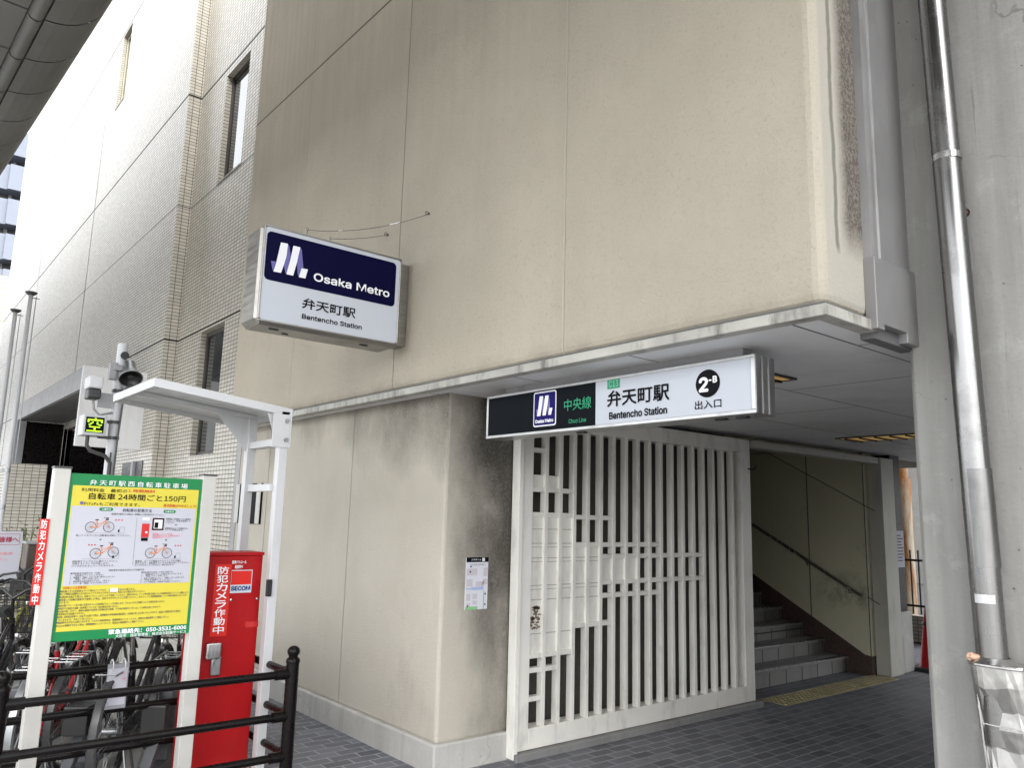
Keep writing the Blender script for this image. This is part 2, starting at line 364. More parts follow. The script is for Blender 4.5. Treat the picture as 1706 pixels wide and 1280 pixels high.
M = {}
M['stucco'] = stucco('stucco', (.475, .43, .352), vj=((3.06, .011, -.5), (4.84, .006, .6), (6.62, .004, .25)), hj=((5.76, .012, .95),), soot=soot_facade)
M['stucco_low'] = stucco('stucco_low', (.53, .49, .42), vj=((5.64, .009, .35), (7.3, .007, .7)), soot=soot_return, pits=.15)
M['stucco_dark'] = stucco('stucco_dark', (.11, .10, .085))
M['tile'] = tilem('tile', (.52, .49, .425), (.11, .105, .098), gap=.0045, rough=.31, tilt=.03, spec=.42, hjz=((3.94, .014), (5.93, .007), (7.67, .016), (11.23, .018)))
M['tile_low'] = tilem('tile_low', (.50, .47, .41), (.13, .125, .115), gap=.0045, rough=.4, spec=.25)
M['pier'] = concrete('pier', (.325, .32, .302), .45, 1.1, True)
M['base'] = concrete('base', (.45, .44, .41), .5)
M['slab'] = concrete('slab', (.50, .495, .47), .1)
M['asphalt'] = concrete('asphalt', (.075, .075, .075), .1)
M['curb'] = concrete('curb', (.23, .23, .225), .4)
M['paver'] = tilem('paver', (.118, .121, .137), (.32, .32, .33), w=.2, h=.1, gap=.006, rough=.55, tilt=.03, offset=.5, var=.3, dirt=.3, spec=.35, wear=.35)
M['paver_light'] = tilem('paver_light', (.22, .22, .215), (.10, .10, .10), w=.2, h=.1, gap=.006, rough=.7, tilt=.02, offset=.5, var=.15, dirt=.3, spec=.3)
M['tactile'] = paint('tactile', (.36, .31, .17), .7, .3, 5, .5)
M['lattice'] = paint('lattice', (.82, .80, .74), .38, .08, 2, .28, .02)
M['white'] = paint('white', (.54, .545, .555), .35, .05, 3, .10)
M['cream'] = paint('cream', (.50, .49, .46), .4, .06, 3, .12)
M['trim'] = paint('trim', (.44, .43, .39), .5, .25, 4, .95)
M['soffit'] = None
M['grey_metal'] = paint('grey_metal', (.30, .30, .31), .42, .12, 2, .25)
M['flash'] = paint('flash', (.29, .285, .285), .4, .15, 2, .3, .03, .35)
M['dark_metal'] = paint('dark_metal', (.05, .05, .052), .4, .2, 4, .1)
M['black'] = paint('black', (.012, .012, .013), .4, .2, 6)
M['rubber'] = paint('rubber', (.016, .016, .017), .75, .25, 12)
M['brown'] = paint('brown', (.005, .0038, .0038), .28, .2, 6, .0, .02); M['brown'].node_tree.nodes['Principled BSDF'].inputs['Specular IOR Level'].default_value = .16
M['red'] = paint('red', (.34, .008, .010), .35, .12, 2, .12, .02); M['red'].node_tree.nodes['Principled BSDF'].inputs['Specular IOR Level'].default_value = .15
M['red_bright'] = flat('red_bright', (.58, .022, .015), .35)
M['steel'] = steel('steel', (.62, .61, .60), .2)
M['pipe'] = steel('pipe', (.26, .258, .254), .25, (24, 24, .5), .2, .35)
M['alu'] = steel('alu', (.36, .345, .32), .36, (2, 2, 40), .2, .25)
M['alu_light'] = steel('alu_light', (.46, .46, .455), .36, (30, 30, 1), .15, .1)
M['galv'] = steel('galv', (.36, .37, .38), .42, (6, 6, 3), .2, .2)
M['pole'] = paint('pole', (.50, .51, .53), .4, .08, 3, .2, .02, .0)
M['rack'] = paint('rack', (.13, .135, .145), .4, .15, 3, .15, .02, .3)
M['granite'] = paint('granite', (.045, .042, .045), .3, .5, 60)
M['granite_red'] = paint('granite_red', (.075, .045, .04), .45, .6, 70)
M['olive'] = paint('olive', (.50, .475, .34), .5, .08, 1.5, .12)
M['jamb'] = paint('jamb', (.46, .45, .39), .42, .1, 2, .2)
M['navy'] = flat('navy', (.004, .004, .03), .4, .03)
M['mauve'] = flat('mauve', (.13, .12, .33), .3)
M['ink'] = flat('ink', (.008, .008, .010), .5, .05)
M['ink_soft'] = flat('ink_soft', (.09, .09, .09), .5)
M['paper'] = flat('paper', (.48, .485, .545), .4)
M['acryl'] = flat('acryl', (.50, .53, .585), .3)
M['acryl_dark'] = flat('acryl_dark', (.006, .008, .011), .4, .03)
M['letter_white'] = flat('letter_white', (.80, .81, .84), .35)
M['green'] = flat('green', (.010, .20, .06), .35)
M['green_line'] = flat('green_line', (.015, .30, .15), .35)
M['joint_grey'] = flat('joint_grey', (.30, .295, .27))
M['yellow'] = flat('yellow', (.62, .53, .06), .4)
M['orange'] = flat('orange', (.75, .25, .06), .5)
M['brick_red'] = flat('brick_red', (.55, .03, .03), .5)
M['pink'] = flat('pink', (.75, .2, .25), .5)
M['teal'] = flat('teal', (.02, .10, .10), .5)
M['lime'] = paint('lime', (.45, .45, .10), .35, .1, 4)
M['rust'] = None
M['leaf'] = paint('leaf', (.09, .12, .03), .6, .3, 8)
M['pale_blue'] = paint('pale_blue', (.22, .245, .30), .5, .04, 1)
M['shade_grey'] = paint('shade_grey', (.12, .12, .12), .6, .2, 2)
M['pale_yellow'] = tilem('pale_yellow', (.62, .52, .36), (.4, .36, .28), w=.8, h=.4, gap=.03, rough=.5, tilt=.01)
M['led'] = emit('led', (.50, .95, .02), .17)
M['lampglow'] = emit('lampglow', (.80, .50, .16), .055)
M['map_a'] = flat('map_a', (.72, .72, .78), .4); M['map_b'] = flat('map_b', (.60, .56, .60), .4); M['map_c'] = flat('map_c', (.42, .52, .75), .4); M['map_d'] = flat('map_d', (.28, .55, .28), .4)
def _soffit():
    t = NT('soffit'); br = t.n('TexBrick', {'Vector': t.n('VectorMath', {0: t.n('UVMap').outputs[0], 1: (.18, .1, 0)}, operation='ADD').outputs[0], 'Scale': 1.0, 'Mortar Size': .006, 'Mortar Smooth': .1, 'Brick Width': 1.82, 'Row Height': .91,
        'Color1': (.76, .76, .77, 1), 'Color2': (.72, .72, .73, 1), 'Mortar': (.05, .05, .05, 1)}, offset=.5, offset_frequency=2)
    col = t.mix(t.math('MULTIPLY', t.ramp(t.noise(1.5, 5), .45, .7), .3), br.outputs['Color'], (.30, .29, .28))
    return t.out(col, .5, 0, t.bump(t.math('MULTIPLY', br.outputs['Fac'], -1), .4, .006))
M['soffit'] = _soffit()
def _sw():
    t = NT('stair_wall'); c = (.58, .55, .40); n = t.noise(5, 6, None, .7)
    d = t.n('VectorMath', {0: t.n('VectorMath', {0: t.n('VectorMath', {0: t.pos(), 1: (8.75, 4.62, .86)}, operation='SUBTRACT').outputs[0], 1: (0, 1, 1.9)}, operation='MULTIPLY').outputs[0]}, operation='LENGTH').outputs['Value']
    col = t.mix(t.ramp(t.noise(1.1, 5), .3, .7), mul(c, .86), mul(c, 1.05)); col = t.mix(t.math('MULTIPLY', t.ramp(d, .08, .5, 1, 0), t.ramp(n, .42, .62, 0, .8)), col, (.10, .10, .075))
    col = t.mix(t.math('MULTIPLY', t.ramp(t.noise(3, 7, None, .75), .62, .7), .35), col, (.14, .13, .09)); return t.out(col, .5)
M['stair_wall'] = _sw()
def _rust():
    t = NT('rust'); n = t.noise(2.5, 6, None, .65, (3, 3, .6)); col = t.mix(t.ramp(n, .42, .62), (.62, .55, .42), (.42, .17, .05)); return t.out(col, .7)
M['rust'] = _rust()
def _glass():
    t = NT('window_glass'); return t.out((.02, .025, .027), .04, 0, t.bump(t.noise(1.2, 2), .02, .02), .5)
M['glass'] = _glass(); M['glass'].node_tree.nodes['Principled BSDF'].inputs['IOR'].default_value = 2.3
def _clad():
    t = NT('cladding'); n = t.noise(.8, 5, None, .6); n2 = t.noise(1.5, 6, None, .6, (1, 1, 3)); col = t.mix(t.ramp(n, .3, .7), (.075, .075, .068), (.115, .113, .103))
    col = t.mix(t.math('MULTIPLY', t.ramp(n2, .55, .75), .4), col, (.05, .05, .045)); return t.out(col, .45, .0, None)
M['clad'] = _clad()
def _dent():
    t = NT('dented_steel'); o = t.obj(); n = t.n('TexNoise', {'Vector': o, 'Scale': 7.0, 'Detail': 2.0, 'Distortion': .6}).outputs['Fac']
    v = t.n('TexVoronoi', {'Vector': o, 'Scale': 8.0}, feature='SMOOTH_F1').outputs['Distance']
    return t.out(t.mix(t.ramp(t.noise(6, 5, o), .4, .7), (.46, .45, .43), (.26, .255, .24)), t.ramp(n, .3, .7, .36, .52), 1.0, t.bump(t.math('ADD', n, v), .4, .02))
M['dent'] = _dent()

# ------------------------------------------------------------------ the ground
E2 = 400
struct('ground', MB().box(-E2, E2, -E2, E2, -.5, -.012), M['asphalt'])
struct('pavement', MB().box(1.0, 12.0, -6, 4.3, -.2, 0).box(2.12, 3.0, 4.3, 8.2, -.2, 0).box(3.0, 12, 4.3, 5.0, -.2, 0), M['paver'])
struct('parking_lot', MB().box(-8, 2.12, 4.3, 24, -.2, -.004).box(2.12, 3.3, 8.2, 24, -.2, -.004), M['slab'])
struct('road', MB().box(-8, 1.0, -14, 4.3, -.2, -.006), M['slab'])
t_ = MB()
a = on(1270, 1168, Z=0)
tx0, tx1, ty0, ty1 = 6.62, 8.80, 4.10, 4.38
t_.box(tx0, tx1, ty0, ty1, 0, .004)
nx = 36
for i in range(nx):
    for j in range(5):
        cx_, cy_ = tx0+(i+.5)*(tx1-tx0)/nx, ty0+(j+.5)*(ty1-ty0)/5
        t_.lathe((cx_, cy_, .004), [(.018, 0), (.013, .005), (.0, .006)], 8)
solo('tactile_paving', t_, M['tactile'], 'yellow dotted tactile paving strip at the foot of the stairs', 'paving', (7.7, 4.24, 0))

# ------------------------------------------------------------------ station building
X0, Y0, ZS = 2.852, 1.549, 2.42
YE = 8.07
B = thing('station_building', 'beige rendered station building overhanging an open stair entrance', 'building', (2.9, 4.3, 0))
part(B, 'upper_wall', MB().box(X0, 12, Y0, YE, ZS+.05, 12), M['stucco'], .045, seg=3)
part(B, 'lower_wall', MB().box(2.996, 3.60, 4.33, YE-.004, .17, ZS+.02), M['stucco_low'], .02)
part(B, 'base_course', MB().box(2.968, 3.575, 4.302, YE, -.1, .175), M['base'], .012)
tr = MB().box(X0-.022, X0+.05, Y0-.022, YE-.2, ZS-.004, ZS+.043).box(X0+.05, 3.24, Y0-.022, Y0+.05, ZS-.004, ZS+.043)
part(B, 'eave_trim', tr, M['trim'], .004)
part(B, 'eave_gasket', MB().box(X0-.006, 3.24, Y0-.006, YE-.2, ZS+.043, ZS+.055), M['shade_grey'])
part(B, 'soffit', MB().box(X0+.05, 12, Y0+.05, 4.46, ZS, ZS+.045).box(X0+.05, 3.3, 4.46, YE-.01, ZS, ZS+.045), M['soffit'])
part(B, 'soffit_edge', MB().box(3.24, 3.62, Y0-.01, Y0+.05, ZS-.03, ZS+.05), M['shade_grey'])
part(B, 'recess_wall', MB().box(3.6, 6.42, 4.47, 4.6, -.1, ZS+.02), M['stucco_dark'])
part(B, 'recess_plinth', MB().box(3.56, 6.42, 4.20, 4.47, -.1, .045), M['curb'], .006)
part(B, 'opening_frame', MB().box(8.837, 9.135, 4.20, 4.40, 0, 2.37).box(6.42, 8.837, 4.22, 4.36, 2.30, 2.37), M['jamb'], .006)
part(B, 'corner_pillar', MB().box(9.14, 9.375, 4.24, 4.6, .66, ZS), M['granite'], .004)
part(B, 'pillar_base', MB().box(9.14, 9.46, 4.225, 4.7, 0, .66), M['base'], .01)
# stairwell
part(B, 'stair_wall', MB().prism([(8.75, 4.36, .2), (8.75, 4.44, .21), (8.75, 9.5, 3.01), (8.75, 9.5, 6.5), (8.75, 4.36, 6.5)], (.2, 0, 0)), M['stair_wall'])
part(B, 'stair_skirting', MB().prism([(8.735, 4.36, -.1), (8.735, 9.5, -.1), (8.735, 9.5, 3.01), (8.735, 4.44, .21), (8.735, 4.36, .2)], (.2, 0, 0)), M['granite_red'])
jl = MB()
for a_, b_ in (((5.06, .55), (5.06, 2.6)), ((4.25, 1.77), (6.6, 3.03)), ((4.38, .83), (4.25, .76)), ((4.37, .2), (4.37, 2.3))):
    jl.bar((8.747, a_[0], a_[1]), (8.747, b_[0], b_[1]), .008, .01, (1, 0, 0))
part(B, 'panel_joint', jl, M['ink_soft'])
part(B, 'stairwell', MB().box(6.2, 6.4, 4.6, 9.5, -.1, 6.5).box(6.2, 8.95, 9.5, 9.7, -.1, 6.5).prism([(6.2, 4.40, 2.40), (6.2, 9.5, 5.4), (6.2, 9.5, 5.6), (6.2, 4.40, 2.7)], (2.75, 0, 0)), M['olive'])
st = part(B, 'staircase', MB().box(6.4, 8.735, 4.64, 9.5, -.1, 0), M['base'])
riserm = tilem('stair_riser', (.19, .185, .175), (.07, .07, .065), w=.30, h=.4, gap=.008, rough=.5, tilt=.02, dirt=.6)
for k in range(14):
    y_, z_ = 4.64+.27*k, .17+.15*k
    step = part(st, 'step', MB().box(6.4, 8.735, y_, 9.5, z_-.15 if k else 0, z_-.028), riserm)
    part(step, 'tread', MB().box(6.4, 8.735, y_-.015, y_+.30, z_-.028, z_), M['curb'], .004)
    part(step, 'nosing', MB().box(6.4, 8.70, y_-.018, y_+.028, z_+.001, z_+.006), M['steel'])
hr = MB(); hp = [(8.66, 4.40, .845), (8.66, 4.46, .87), (8.66, 9.3, 3.54)]
hr.tube(hp, .02, 10)
for yy in (4.55, 5.05, 6.4, 7.7): hr.tube([(8.75, yy, .87+.552*(yy-4.46)-.06), (8.68, yy, .87+.552*(yy-4.46)-.06), (8.66, yy, .87+.552*(yy-4.46)-.015)], .008, 8)
part(B, 'handrail', hr, M['steel'])
# ceiling lights in the soffit
for cx0, cx1, cy0, cy1, lab in ((3.72, 4.0, 2.38, 3.6, 'recessed amber ceiling light near the lightbox sign end'), (7.08, 7.42, 2.5, 3.76, 'recessed amber ceiling light deeper in the passage before the stairs')):
    L = thing('ceiling_light', lab, 'light', ((cx0+cx1)/2, (cy0+cy1)/2, ZS-.02), 'lights recessed in the passage ceiling')
    f = MB(); e = .02
    f.box(cx0-e, cx0, cy0-e, cy1+e, ZS-.012, ZS-.001).box(cx1, cx1+e, cy0-e, cy1+e, ZS-.012, ZS-.001).box(cx0, cx1, cy0-e, cy0, ZS-.012, ZS-.001).box(cx0, cx1, cy1, cy1+e, ZS-.012, ZS-.001)
    part(L, 'frame', f, M['dark_metal']); part(L, 'diffuser', MB().box(cx0, cx1, cy0, cy1, ZS-.008, ZS-.001), M['lampglow'])
    lv = MB()
    for q in range(9): lv.box(cx0, cx1, cy0+(q+.5)*(cy1-cy0)/9-.006, cy0+(q+.5)*(cy1-cy0)/9+.006, ZS-.022, ZS-.009)
    part(L, 'louvre', lv, M['brown'])

# ------------------------------------------------------------------ lattice screen
YL = 4.25
LT = thing('lattice_screen', 'white painted vertical slat screen with stepped cross panels under the long lightbox', 'screen', (5, YL, .05))
lx0, lx1, ix0, ix1 = 3.60, 6.37, 3.70, 6.235
part(LT, 'frame', MB().box(lx0, ix0, YL, YL+.12, .05, 2.37).box(ix1, lx1, YL, YL+.12, .05, 2.37).box(ix0, ix1, YL, YL+.12, .05, .185).box(ix0, ix1, YL, YL+.12, 2.245, 2.37), M['lattice'], .004)
part(LT, 'edge_trim', MB().box(lx0-.045, lx0-.008, YL-.02, YL+.06, .01, 2.40), M['lattice'], .003)
sx = [3.835+.1415*k for k in range(17)]; hw = .0165
for x_ in sx: part(LT, 'slat', MB().box(x_-hw, x_+hw, YL+.004, YL+.058, .185, 2.245), M['lattice'], .002)
edges = [ix0]+[q for x_ in sx for q in (x_-hw, x_+hw)]+[ix1]
def cell(c): return edges[2*c], edges[2*c+1]
def bar_(c0, c1, z):
    for c in range(c0, c1+1):
        a_, b_ = cell(c); part(LT, 'crossbar', MB().box(a_, b_, YL+.008, YL+.055, z-.017, z+.017), M['lattice'], .002)
def pan_(c0, c1, z0, z1, dep=.022):
    for c in range(c0, c1+1):
        a_, b_ = cell(c); part(LT, 'infill_panel', MB().box(a_, b_, YL+dep, YL+.05, z0, z1), M['lattice'])
Z1, Z2, P2, P3, Z3, Z4, Z5, Z6, Z7, Z8, Z9, Z10, Z11 = 2.083, 1.80, 1.905, 1.625, 1.612, 1.41, 1.322, 1.13, 1.033, .831, .655, .56, .372
bar_(0, 0, Z1); pan_(0, 1, Z2+.017, P2); bar_(0, 2, Z2); bar_(3, 5, Z3)
pan_(0, 2, Z9+.017, P3-.02); bar_(0, 2, P3-.003)
bar_(5, 9, Z4); pan_(3, 4, Z8+.017, Z4); bar_(3, 4, Z4)
bar_(5, 13, Z5); pan_(5, 7, Z6+.017, Z5-.017); bar_(5, 13, Z6); bar_(5, 9, Z7); bar_(3, 5, Z8); bar_(0, 2, Z9); bar_(0, 1, Z10); bar_(0, 0, Z11)
for z in (1.52, 1.42, 1.318, 1.128, 1.03, .80):
    for c in range(0, 5):
        a_, b_ = cell(c)
        if c > 2 and (z > 1.40 or z < .81): continue
        gr = MB().box(a_, b_, YL+.0195, YL+.0225, z-.002, z+.002)
        if z in (1.42, 1.318, 1.128): gr.box(a_, b_, YL+.0195, YL+.0225, z-.028, z-.025)
        part(LT, 'panel_joint', gr, M['joint_grey'])
part(LT, 'hook', MB().tube([(6.335, YL, 2.10), (6.34, YL-.05, 2.09), (6.37, YL-.07, 2.12)], .006, 6), M['black'])
rs = MB(); a_, b_ = cell(0); random.seed(3)
for k in range(60):
    u, w_ = random.uniform(a_+.005, b_-.03), random.uniform(.006, .03); z = random.choice([.965, .935, .9, .865, .84])+random.uniform(-.012, .012); w_ = min(w_, b_-u-.003)
    rs.box(u, u+w_, YL+.018, YL+.0215, z, z+random.uniform(.004, .016))
part(LT, 'peeling_patch', rs, paint('peel', (.27, .20, .15), .8, .5, 40))

# ------------------------------------------------------------------ projecting station sign
S = thing('projecting_sign', 'navy and white station lightbox projecting from the upper facade', 'sign', (2.852, 4.75, 3.06))
sy0, sy1, sx0, sx1, sz0, sz1 = 4.62, 4.89, 1.735, 2.765, 2.735, 3.388
part(S, 'casing', MB().box(sx0, sx1, sy0, sy1, sz0, sz1), M['alu'], .035, seg=1)
P = Plane('Y', sy0)
rim = MB(); pt = P.px; i0, i1, j0, j1 = 1.757, 2.733, 2.763, 3.362
for q in ((i0-.012, i1+.012, j0-.012, j0), (i0-.012, i1+.012, j1, j1+.012), (i0-.012, i0, j0, j1), (i1, i1+.012, j0, j1)): rim.box(q[0], q[1], sy0-.008, sy0+.01, q[2], q[3])
part(S, 'face_rim', rim, M['alu'], .004)
mb = MB(); P.rr(mb, i0, i1, j0, j1, .02, .002); part(S, 'sign_face', mb, M['acryl'])
sc = lambda x, y: (440+x*.15625, 380+y*.15625)
mb = MB(); a_, b_ = P.px(*sc(35, 25)), P.px(*sc(1385, 845)); P.rr(mb, a_[0], b_[0], P.px(*sc(10, 545))[1], a_[1], .03, .004); part(S, 'name_panel', mb, M['navy'])
def logo(parent, P, f, white, shade, proud):
    mb = MB()
    for q in white: P.pp(mb, [f(*p) for p in q], proud)
    part(parent, 'emblem', mb, M['letter_white'])
    mb = MB()
    for q in shade: P.pp(mb, [f(*p) for p in q], proud-.001)
    part(parent, 'emblem_shade', mb, M['mauve'])
logo(S, P, sc, [[(175, 155), (250, 170), (235, 300), (205, 400), (175, 480), (95, 465), (125, 370)], [(308, 190), (382, 208), (345, 370), (305, 510), (232, 495), (275, 340)], [(395, 430), (462, 443), (435, 540), (365, 525)]],
     [[(70, 350), (125, 360), (95, 465), (82, 430)], [(250, 168), (265, 195), (280, 300), (238, 490), (222, 480), (208, 400)], [(382, 206), (398, 235), (415, 430), (396, 432), (368, 524), (352, 490), (345, 370)]], .007)
mb = MB(); P.text(mb, 'Osaka Metro', sc(528, 475), sc(1330, 745), .02, .006); part(S, 'lettering', mb, M['letter_white'])
mb = MB(); P.text(mb, '弁天町駅', sc(408, 740), sc(968, 968), .018, .005); part(S, 'station_name', mb, M['ink']); mb = MB(); P.text(mb, 'Bentencho Station', sc(402, 912), sc(1036, 1088), .018, .005); part(S, 'lettering', mb, M['ink'])
part(S, 'wall_bracket', MB().box(sx1, X0, 4.69, 4.83, 2.77, 3.37), M['alu'], .004)
part(S, 'clasp', MB().box(1.86, 1.92, 4.70, 4.715, sz0-.006, sz0).box(2.5, 2.56, 4.70, 4.715, sz0-.006, sz0).box(1.98, 2.02, 4.78, 4.79, sz0-.005, sz0), M['black'])
def stay(p0, p1, sag, lab):
    W = thing('stay_wire', lab, 'wire', tuple(p1), 'thin steel stay wires from facade to sign')
    p0, p1 = V(p0), V(p1); pts = [p0.lerp(p1, k/12)-V((0, 0, sag*4*(k/12)*(1-k/12))) for k in range(13)]
    part(W, 'cable', MB().tube(pts, .0019, 6), M['dark_metal'])
    part(W, 'turnbuckle', MB().tube([pts[8], pts[9]], .004, 6).tube([pts[3], pts[3].lerp(pts[4], .3)], .004, 6), M['steel'])
    part(W, 'anchor', MB().ring(p1-V((.02, 0, 0)), (0, 1, 0), .011, .003, 12, 6).cyl(p1-V((.006, 0, 0)), p1+V((.01, 0, 0)), .010, n=10), M['dark_metal'])
    part(W, 'eye', MB().ring(p0+V((0, 0, .004)), (0, 1, 0), .009, .003, 12, 6).cyl((p0.x, p0.y, 3.38), p0-V((0, 0, .006)), .003, n=8), M['steel'])
stay(on(512, 383, Y=4.72), (X0, 4.458, 3.697), .05, 'longer stay wire reaching the right anchor on the facade')
stay(on(550, 398, Y=4.86), (X0, 5.02, 3.692), .012, 'shorter stay wire just behind the sign top')

# ------------------------------------------------------------------ hanging entrance sign
H_ = thing('entrance_sign', 'long black and white lightbox sign hung under the soffit over the entrance', 'sign', (3.18, 3.03, 2.24))
hx0, hx1, hy0, hy1, hz0, hz1 = 3.10, 3.258, 2.027, 4.035, 2.096, 2.372
part(H_, 'casing', MB().box(hx0, hx1, hy0, hy1, hz0, hz1), M['alu_light'], .004)
part(H_, 'hanger', MB().box(3.14, 3.21, 2.12, 3.9, hz1, ZS), M['grey_metal'])
part(H_, 'end_groove', MB().box(3.15, 3.156, hy0-.003, hy0, hz0+.004, hz1-.004).box(3.20, 3.206, hy0-.003, hy0, hz0+.004, hz1-.004), M['grey_metal'])
P = Plane('X', hx0); sc = lambda x, y: (780+x*.31653, 480+y*.31653)
um = P.px(*sc(672, 600))[0]; ua, ub = -(hy1-.018), -(hy0+.022); za, zb = hz0+.018, hz1-.016
mb = MB(); P.rr(mb, um, ub, za, zb, 0, .002); part(H_, 'sign_face', mb, M['acryl'])
mb = MB(); P.rr(mb, ua, um, za, zb, 0, .002); part(H_, 'line_panel', mb, M['acryl_dark'])
fr = MB()
for q in ((-hy1, -hy0, hz0, za), (-hy1, -hy0, zb, hz1), (-hy1, ua, za, zb), (ub, -hy0, za, zb)): fr.box(hx0-.006, hx0, -q[0], -q[1], q[2], q[3])
part(H_, 'face_rim', fr, M['alu_light'], .002)
s2 = lambda x, y: (870+x*.08206, 640+y*.08206)
a_ = P.px(*s2(248, 190)); b_ = P.px(*s2(695, 835)); zt = (P.px(*s2(248, 185))[1]+P.px(*s2(690, 118))[1])/2; zl = (P.px(*s2(240, 880))[1]+P.px(*s2(690, 838))[1])/2
mb = MB(); P.rr(mb, a_[0], b_[0], zl, zt, .016, .004); part(H_, 'badge_border', mb, M['letter_white'])
mb = MB(); P.rr(mb, a_[0]+.008, b_[0]-.008, zl+.008, zt-.008, .01, .005); part(H_, 'badge', mb, flat('badge_blue', (.010, .005, .12), .3, .05))
logo(H_, P, s2, [[(375, 255), (445, 250), (425, 420), (390, 655), (320, 660), (345, 500)], [(487, 240), (557, 232), (535, 430), (497, 640), (430, 645), (465, 400)], [(570, 490), (632, 485), (605, 625), (545, 632)]],
     [[(300, 525), (342, 520), (320, 658), (308, 590)], [(445, 250), (462, 300), (470, 360), (430, 643), (415, 560), (418, 470)], [(557, 232), (572, 320), (580, 488), (570, 490), (546, 630), (528, 540)]], .008)
mb = MB(); P.text(mb, 'Osaka Metro', s2(283, 735), s2(650, 768), .03, .008); part(H_, 'badge_lettering', mb, M['letter_white'])
mb = MB(); P.text(mb, '中央線', s2(865, 318), s2(1412, 492), .006, .005); part(H_, 'line_lettering', mb, M['green_line']); mb = MB(); P.text(mb, 'Chuo Line', s2(955, 718), s2(1310, 768), .008, .005); part(H_, 'line_lettering', mb, M['green_line'])
mb = MB(); P.text(mb, '弁天町駅', sc(735, 545), sc(1062, 590), .022, .005); part(H_, 'station_name', mb, M['ink']); mb = MB(); P.text(mb, 'Bentencho Station', sc(745, 655), sc(1050, 662), .022, .005); part(H_, 'lettering', mb, M['ink']); mb = MB(); P.text(mb, '出入口', sc(1196, 597), sc(1336, 628), .011, .005); part(H_, 'lettering', mb, M['ink'])
mb = MB(); c_ = P.px(*sc(1263, 503)); P.ell(mb, c_[0], c_[1], (P.px(*sc(1327, 500))[0]-P.px(*sc(1199, 506))[0])/2, (P.px(*sc(1263, 430))[1]-P.px(*sc(1263, 577))[1])/2, .004, 36); part(H_, 'exit_disc', mb, M['ink'])
mb = MB(); P.text(mb, '2', sc(1217, 474), sc(1268, 546), .03, .006); P.text(mb, '-B', sc(1269, 467), sc(1314, 497), .03, .006); part(H_, 'exit_number', mb, M['letter_white'])
mb = MB(); P.quad(mb, sc(735, 482), sc(800, 525), .004); part(H_, 'station_code', mb, M['green_line'])
mb = MB(); P.text(mb, 'C13', sc(744, 491), sc(794, 518), .005, .006); part(H_, 'code_lettering', mb, flat('dim_letter', (.3, .5, .4)))
part(H_, 'clasp', MB().box(3.16, 3.19, 2.12, 2.18, hz0-.008, hz0).box(3.16, 3.19, 2.24, 2.30, hz0-.008, hz0).box(3.16, 3.19, 3.2, 3.26, hz0-.008, hz0), M['black'])

# ------------------------------------------------------------------ map poster on the return wall
P = Plane('Y', 4.33); mz = lambda x, y: (750+x*.1094, 900+y*.1094)
u0, u1, z0, z1 = 3.186, 3.372, .984, 1.326
MP = thing('map_poster', 'small area map poster on the sooty wall left of the screen', 'poster', ((u0+u1)/2, 4.33, z0))
part(MP, 'board', MB().box(u0, u1, 4.325, 4.33, z0, z1), M['map_a'])
def uvr(mbx, a, b, c, d, pr): P.rr(mbx, u0+a*(u1-u0), u0+b*(u1-u0), z0+c*(z1-z0), z0+d*(z1-z0), 0, pr)
mb = MB(); uvr(mb, 0, 1, .905, 1, .007); part(MP, 'header', mb, M['ink'])
for q in ((.03, .5, .65, .78), (.78, .98, .63, .8), (.03, .3, .44, .58), (.45, .8, .44, .53), (.05, .22, .17, .3), (.32, .52, .2, .3), (.05, .22, .04, .13), (.33, .52, .1, .17), (.76, .98, .47, .58)): mb = MB(); uvr(mb, *q, .007); part(MP, 'city_block', mb, M['map_b'])
mb = MB(); uvr(mb, .25, .8, .37, .43, .008); uvr(mb, .0, .25, .385, .41, .008); part(MP, 'rail_line', mb, M['map_c'])
mb = MB(); uvr(mb, 0, .55, .0, .06, .008); uvr(mb, .8, .83, .0, .35, .008); part(MP, 'legend', mb, M['map_d'])
mb = MB()
for q in ((.18, .72), (.2, .82), (.88, .29), (.88, .09), (.1, .07)): P.ell(mb, u0+q[0]*(u1-u0), z0+q[1]*(z1-z0), .007, .007, .009, 10)
P.text(mb, '弁天町駅 周辺案内', box=(u0+.03, u1-.03, z0+.84*(z1-z0), z0+.87*(z1-z0)), proud=.008); part(MP, 'symbol', mb, M['ink_soft'])
mb = MB(); P.text(mb, '弁天町 2-B', box=(u0+.04, u0+.12, z0+.935*(z1-z0), z0+.97*(z1-z0)), proud=.009); uvr(mb, .7, .82, .92, .985, .009); part(MP, 'header_lettering', mb, M['letter_white'])

# ------------------------------------------------------------------ striped plate on the lower wall
SP = thing('striped_plate', 'black and cream striped plate on the wall behind the white shelter post', 'plate', (2.99, 7.73, 1.5))
part(SP, 'plate', MB().box(2.975, 2.996, 7.40, 8.05, 1.47, 1.86), M['ink'])
part(SP, 'stripe', MB().box(2.972, 2.976, 7.40, 7.50, 1.472, 1.858).box(2.972, 2.976, 7.95, 8.05, 1.472, 1.858), M['cream'])

